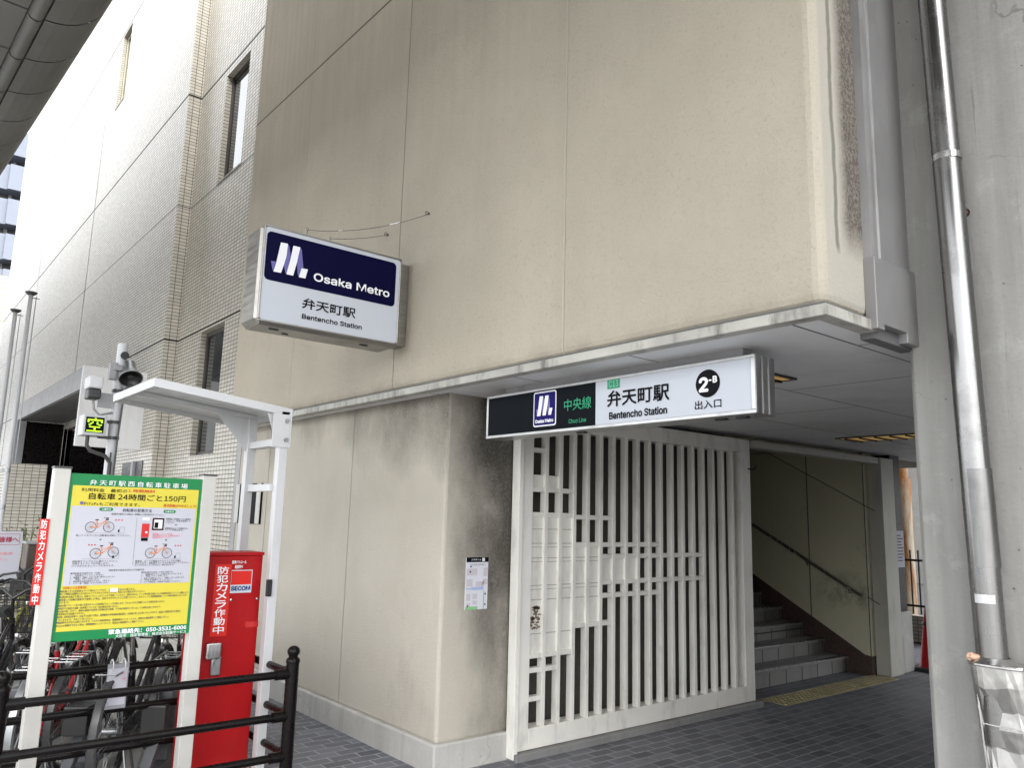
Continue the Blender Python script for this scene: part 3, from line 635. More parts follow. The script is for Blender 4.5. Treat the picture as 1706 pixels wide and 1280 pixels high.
# ------------------------------------------------------------------ metal joint cover between facade and pier
FC = thing('joint_cover', 'tall grey metal joint cover between facade return and concrete pier', 'cover', (3.4, 1.54, 2.42))
part(FC, 'cover_sheet', MB().prism([(3.20, 1.55, 2.70), (3.205, 1.515, 2.70), (3.235, 1.512, 2.70), (3.24, 1.525, 2.70), (3.30, 1.53, 2.70), (3.305, 1.522, 2.70), (3.60, 1.522, 2.70), (3.60, 1.55, 2.70)], (0, 0, 9)), M['flash'])
part(FC, 'end_box', MB().prism([(3.195, 1.50, 2.42), (3.26, 1.50, 2.42), (3.26, 1.50, 2.445), (3.47, 1.50, 2.445), (3.47, 1.50, 2.40), (3.61, 1.50, 2.40), (3.61, 1.50, 2.745), (3.195, 1.50, 2.735)], (0, .05, 0)), M['flash'], .003)

# ------------------------------------------------------------------ concrete pier, downpipe
PR = solo('concrete_pier', MB().prism([(3.58, -.2, -.2), (3.58, 1.53, -.2), (3.605, 1.555, -.2), (4.8, 1.555, -.2), (4.8, -.2, -.2)], (0, 0, 14)), M['pier'], 'massive grey concrete pier right of the entrance carrying a downpipe', 'pier', (4.2, .7, 0), .008)
solo('light_block_wall', MB().box(4.9, 9.5, -3, 1.45, -.2, 12), M['pier'], 'added unseen concrete wall behind the pier blocking light from the right', 'wall', (7, -1, 0))  # unseen wall, added to keep light from the right out of the passage
DP = thing('downpipe', 'stainless steel downpipe with a dented metal sleeve on the concrete pier', 'downpipe', (3.5, 1.26, 0))
p0, p1, p2 = on(1553, 0, X=3.50), on(1580, 280, X=3.50), on(1660, 1150, X=3.50)
top = p0+(p0-p2)*2; mid = p0.lerp(p2, .26)
part(DP, 'pipe', MB().cyl(top, p2-V((0, 0, .2)), .0565, n=32), M['pipe'])
m_ = MB(); dr = (p0-p2).normalized()
m_.cyl(mid-dr*.014, mid+dr*.014, .0595, n=32); part(DP, 'coupling', m_, M['steel'], .003)
q = p0.lerp(p2, .735); part(DP, 'repair_wrap', MB().cyl(q-dr*.33, q+dr*.06, .0573, n=32), steel('wrap', (.24, .237, .233), .32, (14, 14, 1.5), .35, .6))
q = on(1638, 1033, X=3.445); m_ = MB()
ax = p0.lerp(p2, .885)
for k in range(10):
    a0, a1 = math.radians(150+k*7.5), math.radians(157.5+k*7.5)
    m_.add([ax+V((math.cos(t)*.0585, math.sin(t)*.0585, z)) for t, z in ((a0, -.017), (a1, -.017), (a1, .017), (a0, .017))], [(0, 1, 2, 3)], True)
part(DP, 'tape', m_, M['white'])
# sleeve: lofted D section, wide at the rim
def dsec(z, c, w, d, n=14):
    pts = [(3.575, c+w/2, z)]
    for k in range(n+1):
        t = math.pi*k/n; pts.append((3.545-math.sin(t)**.45*d, c+math.copysign(abs(math.cos(t))**.6, math.cos(t))*w/2, z))
    return pts+[(3.575, c-w/2, z)]
rim_c = 1.243
sv = MB(); levels = [(1.075, rim_c, .205, .105), (1.0, rim_c-.004, .20, .104), (.92, rim_c-.010, .198, .09), (.85, rim_c-.018, .198, .10), (.78, rim_c-.026, .20, .088), (.70, rim_c-.033, .20, .10), (.5, rim_c-.038, .20, .095), (.25, rim_c-.04, .20, .10), (0, rim_c-.04, .20, .10)]
random.seed(11); rows = [dsec(*l) for l in levels]; n = len(rows[0]); vs = []
for i, r_ in enumerate(rows):
    for j, p in enumerate(r_):
        k = .005 if 0 < i and 1 < j < n-2 else 0
        vs.append((p[0]+random.uniform(-k, k*.6), p[1]+random.uniform(-k, k)*.4, p[2]+random.uniform(-k, k)*2))
sv.add(vs, [(i*n+j, i*n+j+1, (i+1)*n+j+1, (i+1)*n+j) for i in range(len(rows)-1) for j in range(n-1)])
SLV = part(DP, 'sleeve', sv, M['dent'])
part(SLV, 'rim', MB().prism(dsec(1.075, rim_c, .222, .115), (0, 0, .014)), M['steel'], .004)
part(SLV, 'seam', MB().bar((3.462, 1.318, 1.07), (3.462, 1.285, .5), .006, .006), M['steel'])
part(SLV, 'crease', MB().bar((3.446, 1.30, .865), (3.444, 1.14, .86), .005, .004), M['steel'])
q = p2+V((0, 0, .15)); part(DP, 'collar', MB().lathe((p2.x, p2.y+.002, 1.089), [(.085, 0), (.075, .008), (.058, .02)], 28), M['steel'])
cp = MB(); random.seed(5)
for k in range(3):
    c_ = V((3.452+.012*k, 1.318-.016*k, 1.105)); vs = []; fs = []
    for i in range(5):
        for j in range(8):
            th = math.pi*i/4; ph = 2*math.pi*j/8; rr_ = random.uniform(.7, 1.15)
            vs.append(c_+V((.018*math.sin(th)*math.cos(ph)*rr_, .024*math.sin(th)*math.sin(ph)*rr_, .016*math.cos(th)*rr_)))
    for i in range(4):
        for j in range(8): fs.append((i*8+j, i*8+(j+1) % 8, (i+1)*8+(j+1) % 8, (i+1)*8+j))
    cp.add(vs, fs)
solo('crumpled_paper', cp, paint('tan_paper', (.58, .36, .25), .8, .2, 20), 'small crumpled tan paper left on the rim of the dented sleeve', 'litter', (3.46, 1.31, 1.09))
q = on(1608, 355, X=3.58); solo('rusty_stub', MB().lathe(q, [(.0, -.035), (.013, -.03), (.014, 0), (.02, .0)], 12, (1, 0, 0)), paint('rusty', (.10, .04, .025), .8, .4, 20), 'rusty round anchor stub on the pier right of the pipe', 'anchor', tuple(q))

# ------------------------------------------------------------------ tiled building
XT, XR, YP, YF = 3.03, 3.25, 11.45, 31.0
XR = 3.22
T = thing('tiled_building', 'tall cream tiled building with joint lines beyond the beige facade', 'building', (3.03, 18, 0))
def wrect(X, pts):
    q = [on(*p, X=X) for p in pts]; return (min(p.y for p in q), max(p.y for p in q), min(p.z for p in q), max(p.z for p in q))
w1 = [on(378, 130, X=XR), on(418.7, 78.6, X=XR), on(363, 307, X=XR), on(401, 270, X=XR)]
wu = ((w1[1].y+w1[3].y)/2, (w1[0].y+w1[2].y)/2, (w1[2].z+w1[3].z)/2, (w1[0].z+w1[1].z)/2)
w2 = [on(333.7, 556.4, X=XR), on(375, 535, X=XR), on(317, 760, X=XR), on(355, 756, X=XR)]
wl = ((w2[1].y+w2[3].y)/2, (w2[0].y+w2[2].y)/2, (w2[2].z+w2[3].z)/2, (w2[0].z+w2[1].z)/2)
wn3 = (15.95, 16.65, 9.555, 11.172)
HT = 17.0
part(T, 'recessed_wall', MB().wall('X', XR, 8.0, YP, -.1, HT, [wu, wl], .12), M['tile'])
part(T, 'tile_wall', MB().wall('X', XT, YP, YF, -.1, HT, [wn3, (14.0, 17.9, 0, 3.1)], .14).wall('Y', YP, XT, XR, -.1, HT).wall('Y', YF, XT, 14, -.1, HT), M['tile'])
part(T, 'roof', MB().box(XR+.15, 14, 8.1, YF-.2, HT-.4, HT-.1), M['curb'])
part(T, 'corner_strip', MB().box(3.0, 3.26, 8.07, 8.19, 0, ZS+.05), M['grey_metal'])
jv = MB()
for y_ in (17.55, 24.2): jv.box(XT-.003, XT, y_-.012, y_+.012, 0, HT)
part(T, 'wall_joint', jv, M['curb'])
for (y0, y1, z0, z1), X, split in ((wu, XR, 0), (wl, XR, 1), (wn3, XT, 0)):
    f = MB(); e = .055; xa, xb = X+.075, X+.125
    f.box(xa, xb, y0, y0+e, z0, z1).box(xa, xb, y1-e, y1, z0, z1).box(xa, xb, y0+e, y1-e, z0, z0+e).box(xa, xb, y0+e, y1-e, z1-e, z1)
    w = part(T, 'window', f, paint('bronze', (.05, .042, .035), .4, .2, 4) if X == XR else M['olive'], .004)
    part(w, 'pane', MB().box(xa+.02, xa+.03, y0+e, y1-e, z0+e, z1-e), M['glass'])
    part(w, 'sill', MB().box(X-.012, X+.08, y0-.01, y1+.01, z0-.02, z0), M['trim'])
# porch
XP = 2.209
part(T, 'porch_fascia', MB().box(XP, XP+.06, 12.17, 18.2, 3.22, 3.53), M['grey_metal'])
part(T, 'porch_roof', MB().box(XP+.06, XT, 12.17, 18.2, 3.24, 3.52), M['shade_grey'])
part(T, 'porch_side_panel', MB().box(XP-.02, XT+.01, 12.10, 12.17, 2.41, 3.535), paint('panel_grey', (.70, .705, .715), .45, .06, 1.5, .12), .005)
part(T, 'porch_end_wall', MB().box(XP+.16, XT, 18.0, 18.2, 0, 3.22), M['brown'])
part(T, 'porch_leg', MB().box(XP, XP+.16, 17.95, 18.2, 0, 3.22), M['grey_metal'])
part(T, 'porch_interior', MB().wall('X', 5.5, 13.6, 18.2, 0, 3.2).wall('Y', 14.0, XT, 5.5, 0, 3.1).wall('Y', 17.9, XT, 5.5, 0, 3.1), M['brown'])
part(T, 'screen_wall', MB().box(1.72, 2.20, 13.98, 18.0, 0, 2.21), M['tile_low'])
dr_ = part(T, 'service_door', MB().box(XT-.012, XT+.004, 11.85, 12.95, 0, 2.25), M['dark_metal'])
part(dr_, 'door_post', MB().box(XT-.05, XT-.012, 12.2, 12.3, 0, 2.25), M['grey_metal'])
# flagpoles
for k, (tp, bt, lab) in enumerate((((52, 490), (3, 890), 'taller silver flagpole with a flat cap, nearer the tiled wall edge'), ((26, 519), (-9, 800), 'shorter looking silver flagpole left of its twin'))):
    X_ = 1.69; p = on(*tp, X=X_); FP = thing('flagpole', lab, 'flagpole', (p.x, p.y, 0), 'silver flagpoles before the tiled wall')
    part(FP, 'pole', MB().cyl((p.x, p.y, 0), (p.x, p.y, p.z), .040, .030, 16), M['pole'])
    part(FP, 'cap', MB().lathe((p.x, p.y, p.z), [(.045, -.02), (.085, .015), (.085, .03), (.02, .045), (0, .045)], 16), M['dark_metal'])
    part(FP, 'halyard', MB().tube([(p.x+.075, p.y-.01, p.z-.03), (p.x+.08, p.y-.01, 1.2)], .006, 5).tube([(p.x+.03, p.y-.01, p.z-.06), (p.x+.12, p.y-.01, p.z-.06)], .008, 6), M['galv'])
    for z in (1.55, 2.1): br_ = MB(); br_.lathe((p.x, p.y, z), [(.036, -.03), (.056, -.03), (.056, .03), (.036, .03)], 14).bar((p.x, p.y, z), (XP-.45 if k else p.x-.3, p.y+.1, z), .03, .03); part(FP, 'bracket', br_, M['galv'])

# ------------------------------------------------------------------ viaduct overhead
dv = V((-.0465, .9989, 0)); nv = V((.9989, .0465, 0)); o_ = V((.607, 5.773, 0))-dv*5.773
def vp(u, s, z): return o_+nv*u+dv*s+V((0, 0, z))
VD = thing('viaduct', 'dark grey clad elevated deck edge crossing overhead at the top left', 'viaduct', (0, 0, 5))
cl = MB(); pb = MB(); st_ = MB()
s = -2.5
arc = [(0.0+.40*math.sin(math.radians(a)), 5.40-.40*math.cos(math.radians(a))) for a in range(0, 91, 10)]+[(.40, 5.9), (.40, 7.2), (.40, 8.6), (.40, 10.0)]
while s < 46:
    s1 = s+.645
    for i in range(len(arc)-1):
        (u0_, z0_), (u1_, z1_) = arc[i], arc[i+1]
        cl.add([vp(u0_, s, z0_), vp(u1_, s, z1_), vp(u1_, s1, z1_), vp(u0_, s1, z0_)], [(0, 1, 2, 3)], True)
    for u_ in (-.11, -1.2, -2.3): pb.add([vp(u_, s, 5.03), vp(u_, s1, 5.03), vp(u_-1.08, s1, 5.03), vp(u_-1.08, s, 5.03)], [(0, 1, 2, 3)])
    st_.tube([vp(-.055, s, 5.02), vp(-.055, s1, 5.02)], .052, 12, False)
    s += .66
part(VD, 'curved_cladding', cl, M['clad']); part(VD, 'underside_panel', pb, M['clad']); part(VD, 'joint_strip', st_, M['clad'])
part(VD, 'deck', MB().prism([vp(-3.35, -2.5, 5.05), vp(.0, -2.5, 5.05), vp(.36, -2.5, 5.42), vp(.36, -2.5, 9.98), vp(.22, -2.5, 9.98), vp(.22, -2.5, 6.0), vp(-3.35, -2.5, 6.0)], dv*48.4), M['shade_grey'])

# ------------------------------------------------------------------ far buildings
AT = thing('apartment_tower', 'pale blue apartment tower with stacked balconies at the far left edge', 'building', (2, 62, 0))
part(AT, 'wall', MB().box(3.6, 14, 61.5, 75, 0, 26.8), M['shade_grey'])
fl = 2.42
for k in range(10):
    zt_ = 26.6-fl*k
    for xa, xb, dz, dy in ((3.6, 4.95+.26*k*.5, .08, 60.25), (4.95+.26*k*.5, 9, 0, 60.0), (9, 13.8, 0, 60.25)):
        b_ = part(AT, 'balcony', MB().box(xa, xb, dy, dy+.15, zt_-1.75, zt_).box(xa, xb, dy+.15, 61.5, zt_-1.75, zt_-1.6), M['pale_blue'])
    part(AT, 'dark_frame', MB().box(5.3, 5.5, 61.3, 61.5, zt_-2.4, zt_), M['grey_metal'])
solo('yellow_building', MB().box(4.0, 5.42, 55, 59, 0, 15.2), M['pale_yellow'], 'pale yellow tiled building low at the far left edge', 'building', (-2, 57, 0))

# ------------------------------------------------------------------ background beyond the passage
RPY = on(1509, 900, X=12.6).y
solo('rusty_post', MB().cyl((12.6, RPY, 0), (12.6, RPY, 2.35), .115, n=20).cyl((12.6, RPY, 2.0), (12.6, RPY, 4), .085, n=20), M['rust'], 'rusty cream painted steel post seen past the dark pillar', 'post', (12.6, RPY, 0))
GF = thing('railing', 'dark spiked railing in front of the rusty post beyond the passage', 'railing', (11.9, 5.4, .35))
pk = MB()
for k in range(16): pk.box(11.88, 11.90, 4.3+.11*k-.008, 4.3+.11*k+.008, .38, 1.28)
part(GF, 'picket', pk, M['black'], kind=None); part(GF, 'rail', MB().box(11.87, 11.91, 4.2, 6.0, 1.12, 1.15).box(11.87, 11.91, 4.2, 6.0, .48, .51), M['black'])
solo('low_wall', MB().box(11.8, 12.0, 4.2, 6.0, 0, .36), M['tile_low'], 'low pale tiled wall under the spiked railing', 'wall', (11.9, 5, 0))
solo('backdrop_building', MB().box(24, 30, -6, 26, 0, 7), M['curb'], 'grey building far behind the rusty post', 'building', (27, 10, 0))
NB = thing('notice_board', 'clear framed notice fixed on the dark granite pillar', 'notice', (9.22, 4.22, 1.2))
part(NB, 'board', MB().box(9.155, 9.345, 4.222, 4.238, 1.15, 1.56), M['paper']); 
mb = MB()
for k in range(9): mb.box(9.175, 9.175+random.uniform(.08, .15), 4.219, 4.2215, 1.50-.035*k, 1.512-.035*k)
part(NB, 'print', mb, M['ink_soft'])
CN = thing('traffic_cone', 'red traffic cone with a black band beside the pier', 'cone', (9.62, 4.12, 0))
part(CN, 'base', MB().box(9.44, 9.80, 3.94, 4.30, 0, .045), M['rubber'], .01)
part(CN, 'body', MB().lathe((9.62, 4.12, .045), [(.125, 0), (.115, .02), (.04, .60), (.032, .65), (0, .655)], 24), M['red'])
part(CN, 'band', MB().lathe((9.62, 4.12, .045), [(.066, .49), (.073, .475), (.066, .46)], 24), M['black'])

# ------------------------------------------------------------------ guard fence round the sign and cabinet
FN = thing('guard_fence', 'dark brown tubular guard fence with three rails round the sign', 'fence', (1.2, 4.7, 0))
NY, FY, FXR, FXL = 4.38, 5.06, 2.027, .615
def fpost(x, y):
    b_ = part(FN, 'post', MB().cyl((x, y, -.05), (x, y, .76), .036, n=20), M['brown'])
    part(b_, 'finial', MB().lathe((x, y, .76), [(.038, -.012), (.040, 0), (.036, .012), (.026, .02), (.026, .028), (.034, .04), (.036, .055), (.03, .07), (.016, .08), (0, .083)], 20), M['brown'])
for x_, y_ in ((FXR, NY), (FXL, NY), (FXR, FY), (-1.0, NY), (-1.0, FY)): fpost(x_, y_)
for z in (.69, .463, .25):
    r_ = part(FN, 'rail', MB().cyl((-1, NY, z), (FXR, NY, z), .0215, n=14), M['brown'])
    for xa_, xb_ in ((FXR-.10, FXR-.02), (FXL+.02, FXL+.10), (FXL-.10, FXL-.02)): part(r_, 'socket', MB().cyl((xa_, NY, z), (xb_, NY, z), .029, n=16), M['brown'])
    r_ = part(FN, 'rail', MB().cyl((-1, FY, z), (FXR, FY, z), .0215, n=14), M['brown'])
    r_ = part(FN, 'rail', MB().cyl((FXR, NY, z), (FXR, FY, z), .0215, n=14), M['brown'])
    part(r_, 'socket', MB().cyl((FXR, NY+.02, z), (FXR, NY+.09, z), .029, n=16), M['brown'])

# ------------------------------------------------------------------ bicycle parking signboard
YS = 4.66
SB = thing('parking_signboard', 'green and yellow bicycle parking price board on two white posts', 'sign', (1.19, YS, 0))
for x0_, x1_ in ((.765, .842), (1.522, 1.598)):
    p_ = part(SB, 'post', MB().box(x0_, x1_, YS-.012, YS+.06, 0, 1.79), M['cream'], .004)
    part(p_, 'post_cap', MB().box(x0_-.003, x1_+.003, YS-.015, YS+.063, 1.79, 1.80), M['dark_metal'])
part(SB, 'board', MB().box(.838, 1.528, YS, YS+.02, .912, 1.768), M['green'], .003)
P = Plane('Y', YS); z = lambda x, y: (80+x*.2343, 780+y*.2344)
mb = MB(); u0, u1, z0, z1 = P.rect(z(178, 122), z(985, 1110)); u0b = P.px(*z(38, 1168))[0]; P.rr(mb, u0, u1, P.px(*z(500, 1140))[1], z1, 0, .0015); part(SB, 'yellow_panel', mb, M['yellow'])
yu0, yu1 = u0, u1
mb = MB(); P.rr(mb, P.px(*z(140, 500))[0]+.001, P.px(*z(1030, 500))[0], P.px(*z(550, 827))[1], P.px(*z(600, 280))[1], 0, .0025); part(SB, 'instruction_panel', mb, M['paper'])
mb = MB(); P.text(mb, '弁天町駅西自転車駐車場', z(300, 82), z(990, 150), .006, .004, 1.45)
part(SB, 'title', mb, M['letter_white']); mb = MB(); P.line(mb, '緊急連絡先：050-3531-6006', z(428, 1168), z(982, 1132), .026, .012, .004)
part(SB, 'contact_line', mb, M['letter_white']); mb = MB(); P.line(mb, '大阪市　指定管理者：株式会社駐輪サービス', z(478, 1196), z(980, 1164), .017, .006, .004); part(SB, 'white_lettering', mb, M['letter_white'])
mb = MB(); P.text(mb, '利用料金　最初の', z(238, 140), z(560, 178), .004, .004); part(SB, 'black_lettering', mb, M['ink']); mb = MB(); P.text(mb, '自転車 24時間ごと150円', z(292, 176), z(975, 244), .004, .004); part(SB, 'price_line', mb, M['ink']); mb = MB(); P.text(mb, 'PiTaPaもご利用できます。', z(258, 240), z(650, 275), .004, .004, 1.15)
part(SB, 'black_lettering', mb, M['ink']); mb = MB(); P.text(mb, '自転車の駐車方法', z(533, 288), z(735, 317), .002, .005)
part(SB, 'black_lettering', mb, M['ink'])
mb = MB(); P.text(mb, '１時間無料', z(570, 150), z(760, 180), .01, .004); part(SB, 'red_lettering', mb, M['brick_red']); mb = MB(); P.text(mb, '違法駐輪はやめましょう！', z(820, 256), z(1052, 284), .008, .004); part(SB, 'red_lettering', mb, M['brick_red']); mb = MB(); P.line(mb, '《利用上の注意事項》', z(106, 854), z(272, 850), .014, .01, .004); part(SB, 'red_lettering', mb, M['brick_red'])
mb = MB(); P.quad(mb, z(228, 238), z(250, 260), .004); part(SB, 'card_symbol', mb, M['mauve'])
mb = MB()
for c_, w_ in (((413, 294), 49), ((863, 311), 43)):
    u, zz = P.px(*z(*c_)); h_ = .0085; w2_ = P.px(*z(c_[0]+w_, c_[1]))[0]-u; P.rr(mb, u-w2_, u+w2_, zz-h_, zz+h_, .008, .004)
for c_ in ((371, 511), (838, 515), (908, 408)):
    u, zz = P.px(*z(*c_)); mb.poly([P.w(u-.007, zz+.004, .004), P.w(u, zz-.004, .004), P.w(u+.007, zz+.004, .004)])
part(SB, 'green_mark', mb, M['green'])
mb = MB(); P.line(mb, '入庫方法', z(380, 294), z(446, 294), .010, .01, .006); part(SB, 'mark_lettering', mb, M['letter_white']); mb = MB(); P.line(mb, '出庫方法', z(833, 311), z(893, 312), .010, .01, .006); part(SB, 'mark_lettering', mb, M['letter_white'])
# printed bicycles
cir = MB(); blk = MB()
for wa, wb, gl in (((302, 420), (430, 420), (265, 545, 460)), ((335, 608), (462, 598), (235, 505, 645)), ((725, 605), (843, 605), (690, 945, 645))):
    fra = MB(); a_ = V(P.px(*z(*wa))); b_ = V(P.px(*z(*wb))); r_ = .0275; dd = b_-a_; up = V((0, 1)) if True else 0
    for c_ in (a_, b_):
        P.hoop(cir, c_.x, c_.y, r_, .003, .005)
        for k in range(9):
            t = math.pi*k/9; P.seg(cir, (c_.x-r_*math.cos(t), c_.y-r_*math.sin(t)), (c_.x+r_*math.cos(t), c_.y+r_*math.sin(t)), .0004, .0045)
    bb = a_+dd*.38+V((0, -.002)); sd_ = a_+dd*.30+V((0, .034)); hd = b_+V((-.018, .030)); hdt = b_+V((-.021, .042))
    for p, q, t in ((a_, bb, .005), (bb, sd_, .003), (bb, hd, .003), (a_+dd*.33+V((0, .014)), hd, .0028), (hdt, b_+V((-.01, .012)), .003), (b_+V((-.01, .012)), b_, .002), (a_, sd_, .0015)): P.seg(fra, p, q, t, .0052)
    part(SB, 'printed_frame', fra, M['orange'])
    P.seg(blk, sd_+V((-.008, .003)), sd_+V((.008, .004)), .004, .0055); P.seg(blk, hdt+V((-.006, .008)), hdt+V((0, .006)), .003, .0055)
    g0, g1 = P.px(*z(gl[0], gl[2]+3)), P.px(*z(gl[1], gl[2]+1)); P.seg(cir, g0, (g1[0], g0[1]), .0008, .005)
    e_ = P.px(*z(gl[1]-50, gl[2]-12)); P.seg(blk, e_, (e_[0]+.008, e_[1]), .012, .0055); P.seg(cir, (e_[0]+.01, e_[1]+.02), (e_[0]+.032, e_[1]+.02), .001, .005); P.seg(cir, (e_[0]+.032, e_[1]+.02), (e_[0]+.03, e_[1]-.006), .001, .005); P.seg(cir, (e_[0]+.01, e_[1]+.02), (e_[0]+.004, e_[1]), .001, .005)
    P.rr(cir, hdt.x+.004, hdt.x+.018, hdt.y-.008, hdt.y+.008, 0, .003)
for c_, sg in (((485, 371), 1), ((505, 371), 1), ((528, 372), 1), ((292, 547), 1), ((312, 547), 1), ((334, 547), 1), ((938, 552), -1), ((920, 552), -1), ((901, 552), -1)):
    u, zz = P.px(*z(*c_)); redm = MB(); redm.poly([P.w(u-.005*sg, zz+.0045, .005), P.w(u+.005*sg, zz, .005), P.w(u-.005*sg, zz-.0045, .005)][::sg]); part(SB, 'printed_arrow', redm, M['brick_red'])
redm = MB(); P.quad(redm, z(668, 396), z(712, 494), .005); part(SB, 'printed_machine', redm, M['brick_red'])
P.seg(cir, P.px(*z(632, 352)), (P.px(*z(600, 692))[0], P.px(*z(592, 694))[1]), .0012, .004)
P.quad(blk, z(660, 497), z(706, 520), .005); P.quad(blk, z(757, 387), z(780, 428), .006)
brn = MB(); P.quad(brn, z(744, 356), z(818, 444), .0045); part(SB, 'screen_picture', brn, flat('maroon', (.045, .01, .015)))
wh = MB(); P.quad(wh, z(755, 368), z(808, 432), .0052); P.quad(wh, z(672, 352), z(720, 374), .005); P.quad(wh, z(690, 452), z(704, 464), .006); P.quad(wh, z(440, 855), z(492, 880), .006); part(SB, 'sticker', wh, M['letter_white'])
part(SB, 'printed_wheel', cir, flat('ink_grey', (.10, .10, .11))); part(SB, 'printed_black', blk, M['ink'])
fp = MB(); fh = .0105
for txt, l, r in (('空いているラックに自転車を収納してください。', (196, 479), (584, 481)), ('自転車をラックの上に乗せてください。', (172, 664), (495, 663)), ('収納するとランプが点滅します。', (172, 680), (430, 679)), ('ロックがかかるとランプが消えます。', (166, 697), (470, 695)),
    ('精算後、ロックが解除されるとランプが点滅に', (617, 661), (945, 662)), ('変わります。自転車をラックから取り出してください。', (617, 675), (1000, 675)), ('ロックがかかっていますので、取り出せます。', (615, 690), (895, 690)),
    ('暗証番号の設定方法および出庫方法', (432, 727), (682, 724)), ('暗証番号を設定される場合は、精算機より下記の操作を行ってください。', (450, 327), (825, 335)),
    ('精算機にて駐輪ラックの番号を', (838, 362), (1015, 367)), ('入力して、料金を精算して', (838, 375), (1010, 380)), ('ください。', (838, 388), (900, 390)), ('自転車のロックが解除され', (832, 428), (990, 432)), ('ランプが消えます。', (830, 440), (960, 444))):
    P.line(fp, txt, z(*l), z(*r), fh, .003, .004)
for i in range(6):
    P.line(fp, ['●暗証番号の設定方法（任意）', '１．自転車をラックに入れます。', '２．精算機で「暗証」ボタンを押し番号を入力します。', '３．「確認」ボタンを押します。', '４．暗証番号は毎回変更できます。（覚える）', '５．もう一度「確認」ボタンを押します。'][i], z(158-2*i, 750+14*i), z([370, 395, 480, 360, 440, 425][i], 747+14*i), .009, .003, .004)
    P.line(fp, ['●暗証番号を設定した時の出庫方法', '１．精算機でラック番号を入力します。', '２．「暗証」ボタンを押します。', '３．設定した番号を入力し、「確認」ボタンを押します。', '４．料金を精算してください。', '５．ロック解除後、自転車を出庫してください。'][i], z(662-2*i, 742+14*i), z([885, 955, 850, 970, 880, 945][i], 740+13*i), .009, .003, .004)
nt = ['●駐輪できる自転車はタイヤ幅18インチから、タイヤ幅のものに限ります。', '●この機械は盗難防止のためにロックするものではありません。各自で必ず鍵をかけてください。', '●自転車を駐輪する際には、前輪ラックにしっかりと入れて駐輪してください。通路や出入口、ラック等の間に駐輪している自転車は直ちにラックへ移動します。', '●間違った駐輪位置番号で精算した場合、返金できませんのでご注意ください。またラックに長期間駐輪している車は撤去することが',
      '　あります。', '●前の籠にチェーン等で他に定置されている自転車はチェーンを切断します。それらにかかる損害については責任を負いません。', '●場内での事故や盗難・破損等については一切の責任を負いません。', '●台風の際、万が一、機械の故障や停電等で駐輪料金に損害、その他の損害がございましても責任は負いかねます。', '●自転車以外は駐輪できません。', '●故障・異常発生時等で、お急ぎでお困りの際は、精算機等の非常連絡先電話番号、お客様に申し出て頂いてもしますので、返金まで時間を要する場合が', '　ございますので、予めご了承ください。', '●暗証番号のお忘れは致しかねます。いたずら等被害時は、精算機備付インターホンか、運営先の電話番号へご連絡ください。', '●PiTaPaの精算ができない時は、精算機備付インターホンで、運営先の電話番号へご連絡ください。']
ys_ = [(880, 860), (898, 876), (918, 886), (939, 905), (960, 955), (979, 950), (1000, 985), (1021, 988), (1041, 1033), (1062, 1018), (1082, 1072), (1103, 1058), (1124, 1090)]
xs_ = [620, 690, 1000, 985, 150, 830, 500, 800, 260, 940, 320, 860, 680]
for i, s_ in enumerate(nt): P.line(fp, s_, z(86-3*i, ys_[i][0]), z(xs_[i], ys_[i][1]), .0115, .006, .004)
part(SB, 'fine_print', fp, M['ink_soft'])
rp = MB()
for txt, l, r in (('精算機で「１」を入力後、', (742, 467), (885, 469)), ('暗証番号を入れて確認を押す', (742, 480), (935, 484)), ('出庫完了です。', (740, 493), (870, 496))): P.line(rp, txt, z(*l), z(*r), fh, .004, .004)
part(SB, 'pink_print', rp, M['pink'])
# camera warning plate on the left post
yl = MB(); u0, u1 = .727, .770; z1_, z0_ = P.px(82, 865)[1], P.px(66, 1008)[1]
yl.box(u0, u1, YS-.018, YS-.0125, z0_, z1_); wp = part(SB, 'warning_plate', yl, M['red_bright'])
mb = MB(); P2_ = Plane('Y', YS-.018); n_ = '防犯カメラ作動中'
for i, ch in enumerate(n_): h_ = (z1_-z0_)/8; P2_.text(mb, ch, bold=.012, proud=.002, box=(u0+.006, u0+.033, z1_-h_*(i+.93), z1_-h_*(i+.07)))
part(wp, 'lettering', mb, M['letter_white'])

# ------------------------------------------------------------------ red cabinet
YC = 4.82
RC = thing('ticket_cabinet', 'red steel bicycle parking machine cabinet with camera warning stickers', 'cabinet', (1.77, YC+.1, 0))
part(RC, 'body', MB().box(1.607, 1.985, YC, YC+.2, .02, 1.325), M['red'], .006)
part(RC, 'lid', MB().box(1.602, 1.99, YC-.008, YC+.21, 1.325, 1.345), M['red'], .003)
P = Plane('Y', YC); z = lambda x, y: (320+x*.2969, 900+y*.2969)
mb = MB(); P.rr(mb, P.px(*z(115, 340))[0], P.px(*z(207, 340))[0], P.px(*z(150, 541))[1], P.px(*z(160, 138))[1], 0, .002); w_ = part(RC, 'warning_sticker', mb, M['red_bright'])
mb = MB(); zt_ = P.px(*z(170, 148))[1]; zb_ = P.px(*z(145, 530))[1]; uu = P.px(*z(160, 340))[0]
for i, ch in enumerate('防犯カメラ作動中'): h_ = (zt_-zb_)/8; P.text(mb, ch, bold=.018, proud=.004, box=(uu-.033, uu+.033, zt_-h_*(i+.96), zt_-h_*(i+.04)))
part(w_, 'lettering', mb, M['letter_white'])
ua, ub, za, zb = P.rect(z(218, 170), z(330, 295)); mb = MB(); P.rr(mb, ua, ub, za, zb, 0, .002); sk = part(RC, 'security_sticker', mb, M['acryl'])
mb = MB(); P.rr(mb, ua+.005, ub-.005, za+(zb-za)*.36, zb-.005, 0, .003); part(sk, 'red_field', mb, M['red_bright'])
